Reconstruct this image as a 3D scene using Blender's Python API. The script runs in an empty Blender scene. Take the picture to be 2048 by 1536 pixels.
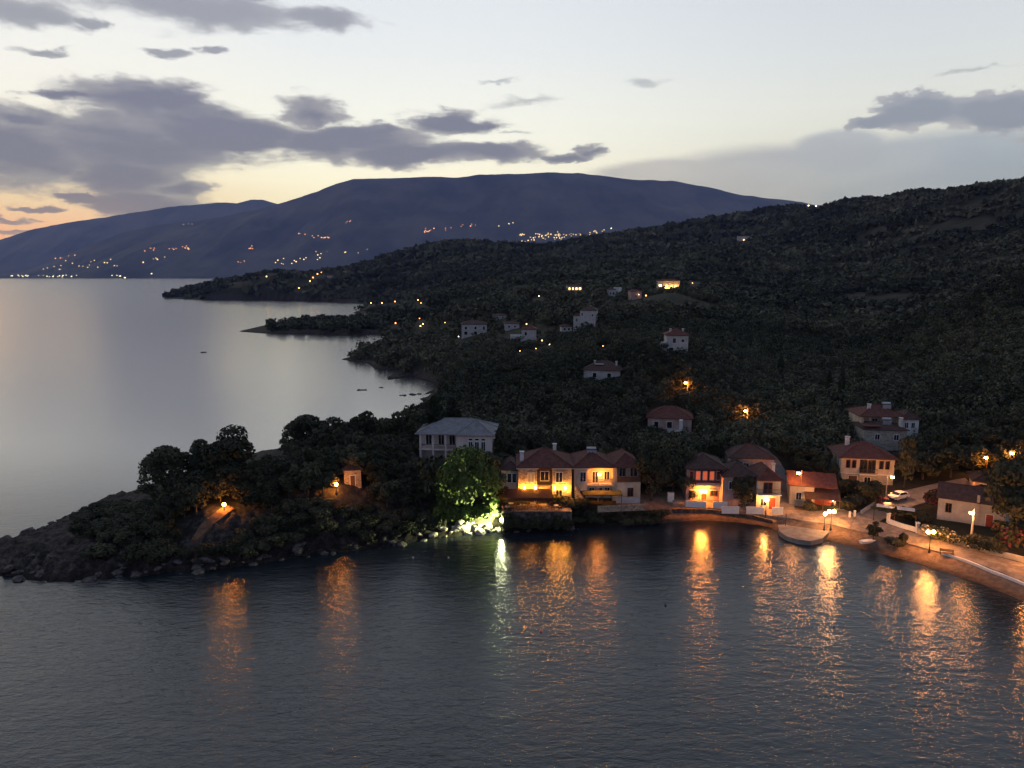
import bpy, bmesh, math, random
import numpy as np
from mathutils import Vector, Matrix
random.seed(7); rng = np.random.default_rng(7)
PI = math.pi
scene = bpy.context.scene
COL = bpy.data.collections.new("place"); scene.collection.children.link(COL)

# ------------------------------------------------------------------ camera
F = 1435.0; PITCH = math.radians(8.64); CAMH = 45.0
cam = bpy.data.cameras.new("camera"); camo = bpy.data.objects.new("camera", cam)
COL.objects.link(camo); scene.camera = camo
camo.location = (0, 0, CAMH); camo.rotation_euler = (PI/2-PITCH, 0, 0)
cam.sensor_fit = 'HORIZONTAL'; cam.sensor_width = 36.0; cam.lens = 36.0*F/2048
cam.clip_start = 0.5; cam.clip_end = 80000

CP, SP = math.cos(PITCH), math.sin(PITCH)
def ray(px, py):
    dx = (px-1024)/F; dy = -(py-768)/F
    return dx, CP+dy*SP, -SP+dy*CP
def atz(px, py, z=0.0):
    x, y, zz = ray(px, py); t = (z-CAMH)/zz
    return Vector((x*t, y*t, z))
def aty(px, py, Y):
    x, y, z = ray(px, py); t = Y/y
    return Vector((x*t, Y, CAMH+z*t))
def proj(x, y, z):
    z = z-CAMH
    d = y*CP - z*SP
    return 1024+F*x/d, 768-F*(y*SP+z*CP)/d
def azel(px, py):
    v = Vector(ray(px, py)).normalized()
    return math.atan2(v.x, v.y), math.asin(v.z)

# ------------------------------------------------------------------ render settings
scene.view_settings.view_transform = 'Standard'; scene.view_settings.look = 'None'
scene.view_settings.gamma = 1; scene.view_settings.exposure = 0.0
cy = scene.cycles
cy.max_bounces = 5; cy.diffuse_bounces = 2; cy.glossy_bounces = 3; cy.transmission_bounces = 2
cy.volume_bounces = 0; cy.transparent_max_bounces = 8
cy.caustics_reflective = False; cy.caustics_refractive = False
cy.sample_clamp_indirect = 2.0; cy.sample_clamp_direct = 60.0
cy.use_denoising = True
try: cy.denoiser = 'OPENIMAGEDENOISE'; cy.denoising_input_passes = 'RGB_ALBEDO_NORMAL'
except Exception: pass

# ------------------------------------------------------------------ tagging
def tag(o, label=None, cat=None, group=None, kind=None):
    if label: o['label'] = label
    if cat: o['category'] = cat
    if group: o['group'] = group
    if kind: o['kind'] = kind
    return o
def empty(name, loc, rz=0.0):
    o = bpy.data.objects.new(name, None); COL.objects.link(o)
    o.location = loc; o.rotation_euler = (0, 0, rz); o.empty_display_size = .3
    return o
def thing(name, label, cat, loc, rz=0.0, group=None):
    return tag(empty(name, loc, rz), label, cat, group)
def link(name, me, parent=None, loc=None):
    o = bpy.data.objects.new(name, me); COL.objects.link(o)
    if parent: o.parent = parent
    if loc is not None: o.location = loc
    return o
def dup_tree(o, loc, rz=None, scale=None, parent=None):
    c = o.copy(); COL.objects.link(c)
    if parent is None:
        c.location = loc
        if rz is not None: c.rotation_euler = (0, 0, rz)
        if scale is not None: c.scale = scale if hasattr(scale, '__len__') else (scale,)*3
    else: c.parent = parent
    for ch in o.children: dup_tree(ch, None, parent=c)
    return c

# ------------------------------------------------------------------ numpy noise
def _hash(ix, iy, s):
    h = (ix*374761393 + iy*668265263 + s*1442695041) & 0xffffffff
    h = ((h ^ (h >> 13))*1274126177) & 0xffffffff
    return ((h ^ (h >> 16)) & 0xffff)/65535.0
def vnoise(x, y, s=0):
    x = np.asarray(x, float); y = np.asarray(y, float)
    ix = np.floor(x).astype(np.int64); iy = np.floor(y).astype(np.int64)
    fx = x-ix; fy = y-iy
    fx = fx*fx*(3-2*fx); fy = fy*fy*(3-2*fy)
    a = _hash(ix, iy, s); b = _hash(ix+1, iy, s); c = _hash(ix, iy+1, s); d = _hash(ix+1, iy+1, s)
    return (a*(1-fx)+b*fx)*(1-fy)+(c*(1-fx)+d*fx)*fy
def fbm(x, y, o=4, s=0):
    r = 0; a = .5; t = 0
    for i in range(o):
        r = r+a*vnoise(np.asarray(x)*2**i, np.asarray(y)*2**i, s+i*17); t += a; a *= .5
    return r/t
def sstep(a, b, x):
    t = np.clip((x-a)/(b-a), 0, 1); return t*t*(3-2*t)

# ------------------------------------------------------------------ mesh builder
class MB:
    def __init__(s): s.v = []; s.f = []
    def add(s, vs, fs):
        n = len(s.v); s.v += [tuple(p) for p in vs]; s.f += [tuple(i+n for i in f) for f in fs]; return s
    def box(s, x0, x1, y0, y1, z0, z1):
        return s.add([(x0,y0,z0),(x1,y0,z0),(x1,y1,z0),(x0,y1,z0),(x0,y0,z1),(x1,y0,z1),(x1,y1,z1),(x0,y1,z1)],
            [(0,3,2,1),(4,5,6,7),(0,1,5,4),(1,2,6,5),(2,3,7,6),(3,0,4,7)])
    def tube(s, a, b, r0, r1=None, n=8):
        r1 = r0 if r1 is None else r1
        a = Vector(a); b = Vector(b); d = (b-a).normalized()
        u = d.orthogonal().normalized(); w = d.cross(u)
        vs = []
        for p, r in ((a, r0), (b, r1)):
            for i in range(n):
                t = 2*PI*i/n; vs.append(p+u*math.cos(t)*r+w*math.sin(t)*r)
        fs = [(i, (i+1)%n, n+(i+1)%n, n+i) for i in range(n)]
        fs += [tuple(range(n))[::-1], tuple(range(n, 2*n))]
        return s.add(vs, fs)
    def lathe(s, c, prof, n=12):
        vs = []; fs = []
        for r, z in prof:
            for i in range(n):
                t = 2*PI*i/n; vs.append((c[0]+r*math.cos(t), c[1]+r*math.sin(t), c[2]+z))
        m = len(prof)
        for j in range(m-1):
            for i in range(n):
                fs.append((j*n+i, j*n+(i+1)%n, (j+1)*n+(i+1)%n, (j+1)*n+i))
        fs.append(tuple(range(n))[::-1]); fs.append(tuple(range((m-1)*n, m*n)))
        return s.add(vs, fs)
    def ball(s, c, r, sub=1, sq=(1,1,1), jit=0, rs=None):
        bm = bmesh.new(); bmesh.ops.create_icosphere(bm, subdivisions=sub, radius=1)
        bm.verts.ensure_lookup_table()
        R = rs or random
        vs = [(c[0]+v.co.x*r*sq[0]*(1+jit*R.uniform(-1,1)), c[1]+v.co.y*r*sq[1]*(1+jit*R.uniform(-1,1)), c[2]+v.co.z*r*sq[2]*(1+jit*R.uniform(-1,1))) for v in bm.verts]
        fs = [tuple(v.index for v in f.verts) for f in bm.faces]
        bm.free(); return s.add(vs, fs)
    def prism(s, pts, z0, z1):
        n = len(pts)
        vs = [(p[0],p[1],z0) for p in pts]+[(p[0],p[1],z1) for p in pts]
        fs = [tuple(range(n))[::-1], tuple(range(n,2*n))]+[(i,(i+1)%n,n+(i+1)%n,n+i) for i in range(n)]
        return s.add(vs, fs)
    def hip(s, x0, x1, y0, y1, z, rise, over=.5, th=.14):
        x0 -= over; x1 += over; y0 -= over; y1 += over
        w = x1-x0; d = y1-y0
        if w >= d:
            k = min(d/2, w/2-.05); r = [(x0+k, (y0+y1)/2), (x1-k, (y0+y1)/2)]
        else:
            k = min(w/2, d/2-.05); r = [((x0+x1)/2, y0+k), ((x0+x1)/2, y1-k)]
        b = [(x0,y0),(x1,y0),(x1,y1),(x0,y1)]
        vs = [(p[0],p[1],z-th) for p in b]+[(p[0],p[1],z) for p in b]+[(p[0],p[1],z+rise) for p in r]
        fs = [(3,2,1,0)]+[(i,(i+1)%4,4+(i+1)%4,4+i) for i in range(4)]
        if w >= d: fs += [(4,5,9,8),(5,6,9),(6,7,8,9),(7,4,8)]
        else: fs += [(4,5,8),(5,6,9,8),(6,7,9),(7,4,8,9)]
        s.add(vs, fs)
        def P(i): return Vector(vs[i])
        if w >= d: E = [(8,9),(4,8),(7,8),(5,9),(6,9)]
        else: E = [(8,9),(4,8),(5,8),(6,9),(7,9)]
        for a, c in E: s.tube(P(a), P(c), .11, n=5)
        return s
    def gable(s, x0, x1, y0, y1, z, rise, over=.4, th=.14, axis='x'):
        x0 -= over; x1 += over; y0 -= over; y1 += over
        if axis == 'x':
            ym = (y0+y1)/2
            pr = [(y0,z),(ym,z+rise),(y1,z),(y1,z-th),(ym,z+rise-th),(y0,z-th)]
            vs = [(x0,p[0],p[1]) for p in pr]+[(x1,p[0],p[1]) for p in pr]
        else:
            xm = (x0+x1)/2
            pr = [(x0,z),(xm,z+rise),(x1,z),(x1,z-th),(xm,z+rise-th),(x0,z-th)]
            vs = [(p[0],y0,p[1]) for p in pr]+[(p[0],y1,p[1]) for p in pr]
        fs = [(0,1,2,3,4,5)[::-1], (6,7,8,9,10,11)]+[(i,(i+1)%6,6+(i+1)%6,6+i) for i in range(6)]
        s.add(vs, fs); s.tube(vs[1], vs[7], .11, n=5)
        return s
    def mesh(s, name, m=None, smooth=False):
        me = bpy.data.meshes.new(name); me.from_pydata(s.v, [], s.f)
        bm = bmesh.new(); bm.from_mesh(me); bmesh.ops.recalc_face_normals(bm, faces=bm.faces[:]); bm.to_mesh(me); bm.free()
        if m: me.materials.append(m)
        if smooth: me.polygons.foreach_set('use_smooth', [True]*len(me.polygons))
        me.update(); return me
    def build(s, name, m, parent=None, loc=None, smooth=False):
        return link(name, s.mesh(name, m, smooth), parent, loc)

def np_mesh(name, V, Q, m=None, smooth=False, tri=False):
    k = 3 if tri else 4
    me = bpy.data.meshes.new(name)
    me.vertices.add(len(V)); me.vertices.foreach_set('co', np.asarray(V, np.float32).ravel())
    n = len(Q); me.loops.add(n*k); me.loops.foreach_set('vertex_index', np.asarray(Q, np.int32).ravel())
    me.polygons.add(n); me.polygons.foreach_set('loop_start', np.arange(0, n*k, k, dtype=np.int32))
    try: me.polygons.foreach_set('loop_total', np.full(n, k, np.int32))
    except Exception: pass
    me.update(calc_edges=True); me.validate()
    me.polygons.foreach_set('use_smooth', np.full(n, smooth))
    if m: me.materials.append(m)
    return me

# ------------------------------------------------------------------ materials
class NT:
    def __init__(s, nt): s.nt = nt
    def n(s, t, **kw):
        nd = s.nt.nodes.new(t)
        for k, v in kw.items(): setattr(nd, k, v)
        return nd
    def l(s, a, b): s.nt.links.new(a, b)
    def set(s, sock, v):
        if hasattr(v, 'is_output') or isinstance(v, bpy.types.NodeSocket): s.l(v, sock)
        else: sock.default_value = v
    def m(s, op, a, b=None, c=None, clamp=False):
        nd = s.n('ShaderNodeMath', operation=op); nd.use_clamp = clamp
        s.set(nd.inputs[0], a)
        if b is not None: s.set(nd.inputs[1], b)
        if c is not None: s.set(nd.inputs[2], c)
        return nd.outputs[0]
    def vm(s, op, a, b=None):
        nd = s.n('ShaderNodeVectorMath', operation=op); s.set(nd.inputs[0], a)
        if b is not None: s.set(nd.inputs[1], b)
        return nd.outputs['Value'] if op in ('LENGTH','DOT_PRODUCT','DISTANCE') else nd.outputs[0]
    def ramp(s, fac, stops, interp='LINEAR'):
        nd = s.n('ShaderNodeValToRGB'); nd.color_ramp.interpolation = interp
        el = nd.color_ramp.elements
        while len(el) > 1: el.remove(el[-1])
        el[0].position = stops[0][0]; el[0].color = (*stops[0][1], 1)
        for p, c in stops[1:]:
            e = el.new(p); e.color = (*c, 1)
        s.set(nd.inputs[0], fac); return nd.outputs[0]
    def mix(s, fac, a, b, blend='MIX'):
        nd = s.n('ShaderNodeMix', data_type='RGBA', blend_type=blend)
        s.set(nd.inputs[0], fac)
        for i, v in ((6, a), (7, b)):
            s.set(nd.inputs[i], (*v, 1) if isinstance(v, tuple) and len(v) == 3 else v)
        return nd.outputs[2]
    def noise(s, vec, scale, detail=4, rough=.5, dist=0):
        nd = s.n('ShaderNodeTexNoise'); nd.inputs['Scale'].default_value = scale
        nd.inputs['Detail'].default_value = detail; nd.inputs['Roughness'].default_value = rough
        nd.inputs['Distortion'].default_value = dist
        if vec is not None: s.l(vec, nd.inputs['Vector'])
        return nd
    def smooth(s, x, a, b):
        nd = s.n('ShaderNodeMapRange', interpolation_type='SMOOTHSTEP')
        s.set(nd.inputs[0], x); nd.inputs[1].default_value = a; nd.inputs[2].default_value = b
        return nd.outputs[0]
def new_mat(name):
    m = bpy.data.materials.new(name); m.use_nodes = True
    nt = NT(m.node_tree); b = m.node_tree.nodes['Principled BSDF']
    return m, nt, b
def nmat(name, c1, c2, scale=3.0, rough=.85, bump=0.0, spec=.3, coord='Object', stretch=(1,1,1), metal=0, bscale=None):
    m, t, b = new_mat(name)
    tc = t.n('ShaderNodeTexCoord'); mp = t.n('ShaderNodeMapping'); mp.inputs['Scale'].default_value = stretch
    t.l(tc.outputs[coord], mp.inputs['Vector'])
    no = t.noise(mp.outputs[0], scale, 6, .6)
    f = t.smooth(no.outputs['Fac'], .32, .68)
    t.l(t.mix(f, tuple(c1), tuple(c2)), b.inputs['Base Color'])
    b.inputs['Roughness'].default_value = rough; b.inputs['Specular IOR Level'].default_value = spec
    b.inputs['Metallic'].default_value = metal
    if bump:
        n2 = t.noise(mp.outputs[0], bscale or scale*3, 5, .6)
        bp = t.n('ShaderNodeBump'); bp.inputs['Strength'].default_value = .8; bp.inputs['Distance'].default_value = bump
        t.l(n2.outputs['Fac'], bp.inputs['Height']); t.l(bp.outputs[0], b.inputs['Normal'])
    return m
def emat(name, col, strength, sample=True):
    m, t, b = new_mat(name)
    b.inputs['Base Color'].default_value = (.08,.08,.08,1)
    b.inputs['Emission Color'].default_value = (*col, 1); b.inputs['Emission Strength'].default_value = strength
    m.cycles.emission_sampling = 'AUTO' if sample else 'NONE'
    return m
def tile_mat(name, c1, c2):
    m, t, b = new_mat(name)
    tc = t.n('ShaderNodeTexCoord'); no = t.noise(tc.outputs['Object'], 1.3, 5, .65)
    n2 = t.noise(tc.outputs['Object'], 7.0, 3, .6)
    f = t.smooth(t.m('ADD', t.m('MULTIPLY', no.outputs['Fac'], .6), t.m('MULTIPLY', n2.outputs['Fac'], .4)), .36, .66)
    t.l(t.mix(f, c1, c2), b.inputs['Base Color'])
    b.inputs['Roughness'].default_value = .8; b.inputs['Specular IOR Level'].default_value = .25
    hs = []
    for d in ('X', 'Y'):
        w = t.n('ShaderNodeTexWave', wave_type='BANDS', bands_direction=d); w.inputs['Scale'].default_value = 1.35
        w.inputs['Distortion'].default_value = .35; t.l(tc.outputs['Object'], w.inputs['Vector']); hs.append(w.outputs['Fac'])
    h = t.m('ADD', t.m('ADD', hs[0], hs[1]), t.m('MULTIPLY', n2.outputs['Fac'], .8))
    bp = t.n('ShaderNodeBump'); bp.inputs['Strength'].default_value = .7; bp.inputs['Distance'].default_value = .08
    t.l(h, bp.inputs['Height']); t.l(bp.outputs[0], b.inputs['Normal'])
    return m
def stone_mat(name, c1, c2, mortar):
    m, t, b = new_mat(name)
    tc = t.n('ShaderNodeTexCoord'); mp = t.n('ShaderNodeMapping'); mp.inputs['Scale'].default_value = (1,1,1.9)
    t.l(tc.outputs['Object'], mp.inputs['Vector'])
    vo = t.n('ShaderNodeTexVoronoi', feature='F1'); vo.inputs['Scale'].default_value = 2.0; t.l(mp.outputs[0], vo.inputs['Vector'])
    ve = t.n('ShaderNodeTexVoronoi', feature='DISTANCE_TO_EDGE'); ve.inputs['Scale'].default_value = 2.0; t.l(mp.outputs[0], ve.inputs['Vector'])
    sep = t.n('ShaderNodeSeparateColor'); t.l(vo.outputs['Color'], sep.inputs[0])
    c = t.mix(sep.outputs[0], c1, c2)
    e = t.smooth(ve.outputs['Distance'], .02, .09)
    t.l(t.mix(e, mortar, c), b.inputs['Base Color'])
    b.inputs['Roughness'].default_value = .9; b.inputs['Specular IOR Level'].default_value = .2
    bp = t.n('ShaderNodeBump'); bp.inputs['Distance'].default_value = .06
    t.l(e, bp.inputs['Height']); t.l(bp.outputs[0], b.inputs['Normal'])
    return m
# ------------------------------------------------------------------ sky
w = bpy.data.worlds.new("World"); scene.world = w; w.use_nodes = True
wt = NT(w.node_tree); wt.nt.nodes.clear()
tc = wt.n('ShaderNodeTexCoord'); sep = wt.n('ShaderNodeSeparateXYZ'); wt.l(tc.outputs['Generated'], sep.inputs[0])
az = wt.m('ARCTAN2', sep.outputs[0], sep.outputs[1]); el = wt.m('ARCSINE', sep.outputs[2])
cmb = wt.n('ShaderNodeCombineXYZ'); wt.l(az, cmb.inputs[0]); wt.l(el, cmb.inputs[1]); Pn = cmb.outputs[0]
elp = wt.m('MAXIMUM', el, 0.0); te = wt.m('DIVIDE', elp, PI/2)
def st(l): return [(e/(PI/2), c) for e, c in l]
left = wt.ramp(te, st([(0,(1.2,.50,.25)),(.05,(1.15,.64,.38)),(.085,(1.08,.84,.60)),(.13,(1.1,1.03,.90)),(.2,(1.04,1.03,1.01)),(.27,(.97,.98,.99)),(.36,(.82,.86,.92)),(.6,(.62,.66,.75)),(1.0,(.30,.34,.43)),(1.57,(.15,.18,.26))]))
mid = wt.ramp(te, st([(0,(1.0,.86,.66)),(.06,(1.16,1.06,.87)),(.12,(1.2,1.15,1.04)),(.17,(1.08,1.09,1.06)),(.22,(1.0,1.02,1.02)),(.28,(.89,.93,.98)),(.36,(.80,.85,.93)),(.6,(.60,.65,.75)),(1.0,(.30,.34,.43)),(1.57,(.15,.18,.26))]))
right = wt.ramp(te, st([(0,(.5,.5,.55)),(.1,(.62,.63,.68)),(.15,(.78,.79,.78)),(.2,(.82,.85,.86)),(.26,(.74,.79,.85)),(.36,(.64,.70,.79)),(.6,(.44,.49,.60)),(1.0,(.25,.29,.39)),(1.57,(.15,.18,.26))]))
f1 = wt.smooth(az, -.52, -.20); f2 = wt.smooth(az, -.12, .55)
base = wt.mix(f2, wt.mix(f1, left, mid), right)
# the eastern half of the sky, behind the viewer, is darker and bluer at dusk
aabs = wt.m('ABSOLUTE', az); back = wt.smooth(aabs, .75, 2.2)
base = wt.mix(back, base, wt.mix(1.0, base, (.36,.42,.56), 'MULTIPLY'))

wn = wt.noise(wt.vm('MULTIPLY', Pn, (7, 15, 1)), 1.0, 6, .58)
wv = wt.vm('MULTIPLY', wt.vm('SUBTRACT', wn.outputs['Color'], (.5,.5,.5)), (.085, .042, 0))
wn2 = wt.noise(wt.vm('MULTIPLY', Pn, (28, 60, 1)), 1.0, 5, .6)
wv2 = wt.vm('MULTIPLY', wt.vm('SUBTRACT', wn2.outputs['Color'], (.5,.5,.5)), (.036, .020, 0))
Pw = wt.vm('ADD', wt.vm('ADD', Pn, wv), wv2)
Pw = wt.vm('MULTIPLY', Pw, (1, 1, 0))
fb = wt.noise(wt.vm('MULTIPLY', Pn, (10, 44, 1)), 1.0, 9, .62, .5).outputs['Fac']
fbR = wt.noise(wt.vm('MULTIPLY', Pn, (24, 40, 1)), 1.0, 9, .6, .2).outputs['Fac']
fb2 = wt.noise(wt.vm('MULTIPLY', Pn, (5, 20, 1)), 1.0, 6, .55, .6).outputs['Fac']
def blob(cx, cy, rx, ry, P=Pw):
    a0, e0 = azel(cx, cy); a1, _ = azel(cx+rx*.5, cy); a2, _ = azel(cx-rx*.5, cy)
    _, e1 = azel(cx, cy-ry*.5); _, e2 = azel(cx, cy+ry*.5)
    v = wt.vm('MULTIPLY', wt.vm('SUBTRACT', P, (a0, e0, 0)), (1/(a1-a2), 1/(e1-e2), 0))
    return wt.m('SUBTRACT', 1.0, wt.vm('LENGTH', v))
def union(bl, P=Pw):
    r = None
    for b in bl:
        d = blob(*b, P)
        r = d if r is None else wt.m('SMOOTH_MAX', r, d, .12)
    return r
def cover(bl, k, a, b, P=Pw, f=fb):
    c = union(bl, P)
    return wt.smooth(wt.m('ADD', c, wt.m('MULTIPLY', wt.m('SUBTRACT', f, .5), k)), a, b), c
CL = [(310,208,205,52),(120,188,90,12),(230,290,330,85),(40,300,190,92),(40,235,110,30),(420,262,260,56),(625,222,88,42),(720,276,210,36),(905,241,110,28),
      (850,305,240,30),(990,308,110,24),(1130,312,75,11),(1175,300,42,14),(635,292,120,34),(290,402,150,44),(370,380,80,24),(250,345,190,55),(70,412,66,8),(30,434,60,8),(60,458,100,5),(150,392,80,14)]
CT = [(400,14,330,52),(640,30,110,34),(50,20,150,36),(160,38,60,18),(-250,60,260,70),(340,106,70,13),(420,102,50,11),(90,96,60,12)]
CS = [(1050,205,105,15),(1295,158,85,15),(1010,260,70,7),(1960,140,90,7),(1000,168,60,6)]
CR = [(1830,222,120,44),(1985,222,150,48),(1760,240,80,26),(2150,215,160,60)]
VR = [(1900,345,420,110),(1560,360,340,82),(1680,290,120,40),(2200,340,300,140),(1330,350,180,40)]
aL, cL = cover(CL, 1.35, -.13, .36); aT, cT = cover(CT, 1.4, -.05, .55); aS, _ = cover(CS, 1.6, .1, .9); aR, cR = cover(CR, 1.5, .0, .22, f=fbR); aV, cV = cover(VR, .3, .0, .42, P=Pn, f=fb2)
# far overhead and behind: broken cloud drawn from noise alone
hi = wt.m('MULTIPLY', wt.smooth(el, .40, .6), wt.smooth(fb2, .5, .72))
vcol = wt.mix(wt.smooth(az, .15, .62), (.56,.55,.60), (.40,.47,.60))
vcol = wt.mix(wt.smooth(fb2, .35, .7), vcol, wt.mix(1.0, vcol, (.86,.88,.92), 'MULTIPLY'))
c = wt.mix(wt.m('MULTIPLY', aV, .85), base, vcol)
rc = wt.mix(wt.smooth(cR, .05, .55), (.44,.45,.52), (.27,.31,.40))
c = wt.mix(wt.m('MULTIPLY', aR, .92), c, rc)
sc_ = wt.mix(fb, (.40,.42,.47), (.30,.32,.37))
c = wt.mix(wt.m('MULTIPLY', aS, .6), c, sc_)
tcx = wt.mix(wt.smooth(cT, .0, .8), (.44,.45,.50), (.31,.325,.385))
c = wt.mix(wt.m('MULTIPLY', aT, .9), c, tcx)
lc = wt.mix(wt.smooth(wt.m('ADD', cL, wt.m('MULTIPLY', wt.m('SUBTRACT', fb2, .5), 2.2)), .0, .75), (.37,.37,.42), (.185,.195,.275))
# the cloud's sunset side is warmed close to the horizon
warm = wt.m('MULTIPLY', wt.smooth(el, .12, .03), wt.smooth(az, -.35, -.6))
lc = wt.mix(wt.m('MULTIPLY', warm, .6), lc, (.55,.37,.32))
c = wt.mix(wt.m('MULTIPLY', aL, .96), c, lc)
c = wt.mix(wt.m('MULTIPLY', hi, .5), c, wt.mix(1.0, c, (.6,.62,.66), 'MULTIPLY'))
# fill of the twilight dome from the physical sky model
sky = wt.n('ShaderNodeTexSky', sky_type='NISHITA'); sky.sun_disc = False
sky.sun_elevation = math.radians(-1.5); sky.sun_rotation = math.radians(-38)
addn = wt.n('ShaderNodeMix', data_type='RGBA', blend_type='ADD'); addn.inputs[0].default_value = .02
wt.l(c, addn.inputs[6]); wt.l(sky.outputs[0], addn.inputs[7])
bg = wt.n('ShaderNodeBackground'); bg.inputs['Strength'].default_value = 1.0
wt.l(wt.mix(1.0, addn.outputs[2], (1.0,1.01,1.085), 'MULTIPLY'), bg.inputs['Color'])
wo = wt.n('ShaderNodeOutputWorld'); wt.l(bg.outputs[0], wo.inputs['Surface'])
w.cycles.sampling_method = 'MANUAL'; w.cycles.sample_map_resolution = 1024
# ------------------------------------------------------------------ land form
coast_px = [(2600,1390),(2300,1300),(2150,1245),(2048,1203),(1960,1167),(1850,1131),(1760,1107),(1700,1092),(1655,1080),(1560,1066),(1540,1054),
 (1480,1045),(1400,1040),(1330,1046),(1250,1052),(1150,1055),(1050,1060),(1003,1064),(930,1070),(850,1079),(780,1092),(700,1102),(640,1106),(600,1112),
 (540,1122),(500,1130),(420,1140),(330,1144),(290,1150),(250,1147),(210,1158),(170,1154),(140,1164),(100,1161),(60,1158),(20,1152),(-20,1150),(-60,1138),(-95,1118),
 (-50,1104),(0,1086),(40,1070),(75,1058),(110,1046),(130,1032),(165,1022),(200,1000),(260,986),(310,968),(400,948),(520,922),(580,915),(640,908),(720,894),(790,876),
 (832,852),(852,826),(850,806),(838,797),(860,793),(866,786),(846,790),(862,781),(880,772),(850,762),(820,753),(800,757),(776,760),(774,754),(795,745),(800,740),(772,741),
 (748,737),(737,727),(700,722),(681,719),(700,714),(722,706),(742,701),(756,691),(790,680),(826,669),(800,667),(740,669),(690,671),(620,669),(540,668),(477,663),(520,653),(560,645),
 (640,642),(730,644),(800,650),(830,648),(812,640),(775,634),(740,630),(705,626),(722,619),(735,608),(700,606.5),(640,603),(520,600),(400,600),(326,597),
 (345,589),(380,576),(450,567),(640,564),(900,562)]
coast = [atz(*p) for p in coast_px]
CX = np.array([p.x for p in coast]+[6000., 9000., 9000.]); CY_ = np.array([p.y for p in coast]+[5400., 5400., 40.])
def sdist(x, y):
    """signed distance to the shoreline, positive on land"""
    x = np.asarray(x, float); y = np.asarray(y, float)
    best = np.full(x.shape, 1e18); ins = np.zeros(x.shape, bool)
    n = len(CX)
    for i in range(n):
        ax, ay = CX[i], CY_[i]; bx, by = CX[(i+1)%n], CY_[(i+1)%n]
        dx, dy = bx-ax, by-ay; L = dx*dx+dy*dy
        t = np.clip(((x-ax)*dx+(y-ay)*dy)/L, 0, 1)
        best = np.minimum(best, (x-ax-t*dx)**2+(y-ay-t*dy)**2)
        c = ((ay > y) != (by > y))
        with np.errstate(divide='ignore', invalid='ignore'):
            xi = (bx-ax)*(y-ay)/(by-ay)+ax
        ins ^= c & (x < xi)
    return np.where(ins, 1, -1)*np.sqrt(best)
ctl = []   # X, Y, Z
def cy_(px, py, Y): ctl.append(tuple(aty(px, py, Y)))
def cz_(px, py, z): ctl.append(tuple(atz(px, py, z)))
ridge = [(2300,330,820),(2048,354,900),(1950,371,1000),(1850,380,1150),(1750,395,1400),(1640,414,1800),(1500,427,2000),(1400,442,2100),(1300,455,2200),(1200,477,2200),(1120,496,2000),
 (1050,499,1900),(980,490,1800),(900,485,1750),(850,490,1700),(800,496,1650),(740,514,1600),(700,531,1500),(640,542,1450),(560,539,1420),(470,549,1390),(430,559,1370),(390,573,1350),(350,590,1325)]
for px, py, Y in ridge:
    py += np.interp(px, [350,400,500,600,700,800,900,1000,1100,1200,1300,1400,1500,1600,1640,1700,1850,1950,2048], [22,23,10,9,20,11,4,4,5,8,13,23,28,21,12,14,11,11,6])
    cy_(px, py, Y); p = aty(px, py, Y); ctl.append((p.x*1.5, p.y*1.5, p.z*.35)); 
for a in [(1900,640,250),(1980,590,256),(2048,562,262),(2250,520,270),(1800,770,215),(2048,700,200),(1950,800,175),(2048,860,150),(1850,640,420),(1950,600,420),(1900,560,520),(2048,520,520),(1900,490,760),(2048,440,740),
 (1700,800,190),(1700,700,290),(1700,600,520),(1700,500,900),(1500,870,165),(1500,780,205),(1500,700,270),(1500,620,410),(1500,540,800),(1500,480,1300),
 (1350,712,210),(1335,582,372),(1400,860,170),(1200,880,160),(1200,757,205),(1170,660,312),(1225,594,420),(1150,582,430),(1280,600,370),(1200,540,800),(1200,505,1300),
 (1050,870,160),(1045,692,290),(1010,642,400),(1000,580,720),(1000,535,1200),(905,930,136),(980,900,146),(900,790,215),(945,672,373),(870,640,470),(850,600,700),(850,560,1150),
 (760,600,1150),(700,565,1330),(600,573,1335),(500,580,1310),(430,585,1305),(870,720,300),(800,700,400),(1000,760,220)]: cy_(*a)
for a in [(674,992,8),(445,1032,6),(350,1010,5),(500,990,7),(560,965,8),(760,960,7.5),(850,965,6),(900,1005,4),(700,1055,3.2),(500,1085,3),(300,1065,4),(150,1092,3),(60,1112,2.5),(20,1125,2),(210,1035,2.6),
 (1000,1022,3.4),(1050,1018,3.4),(1200,1006,3.2),(1320,1002,3),(1400,1008,2.7),(1500,1018,2.4),(1600,1030,2.0),(1660,1045,1.8),(1700,1035,2.2),(1780,1003,3.4),(1850,1000,3.6),(1910,985,4.5),(1950,1065,2.6),
 (2048,1105,2.3),(1800,1072,1.8),(2048,1150,1.7),(1900,1105,1.7),(1700,965,4.5),(1580,965,4.2),(1530,915,8),(1470,990,3.0),(1760,960,4.6),(2000,960,5.5),(620,660,3),(700,658,3),(780,655,2.5),(560,659,2),
 (760,620,3),(830,625,5),(790,625,4),(600,920,5),(700,890,6),(800,870,7),(640,960,8.5),(1150,1010,3.2),(2200,1180,1.8),(2300,1050,3)]: cz_(*a)
ctl = np.array(ctl)
def uv_(x, y): return np.asarray(x)/np.asarray(y)*1.6, np.log(np.asarray(y))
cu, cv = uv_(ctl[:,0], ctl[:,1])
def kern(r2): return np.sqrt(r2+.0016)
D = kern((cu[:,None]-cu[None])**2+(cv[:,None]-cv[None])**2)
n_ = len(ctl)
A = np.block([[D-1e-3*np.eye(n_), np.ones((n_,1))],[np.ones((1,n_)), np.zeros((1,1))]])
sol = np.linalg.solve(A, np.append(ctl[:,2], 0))
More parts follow.
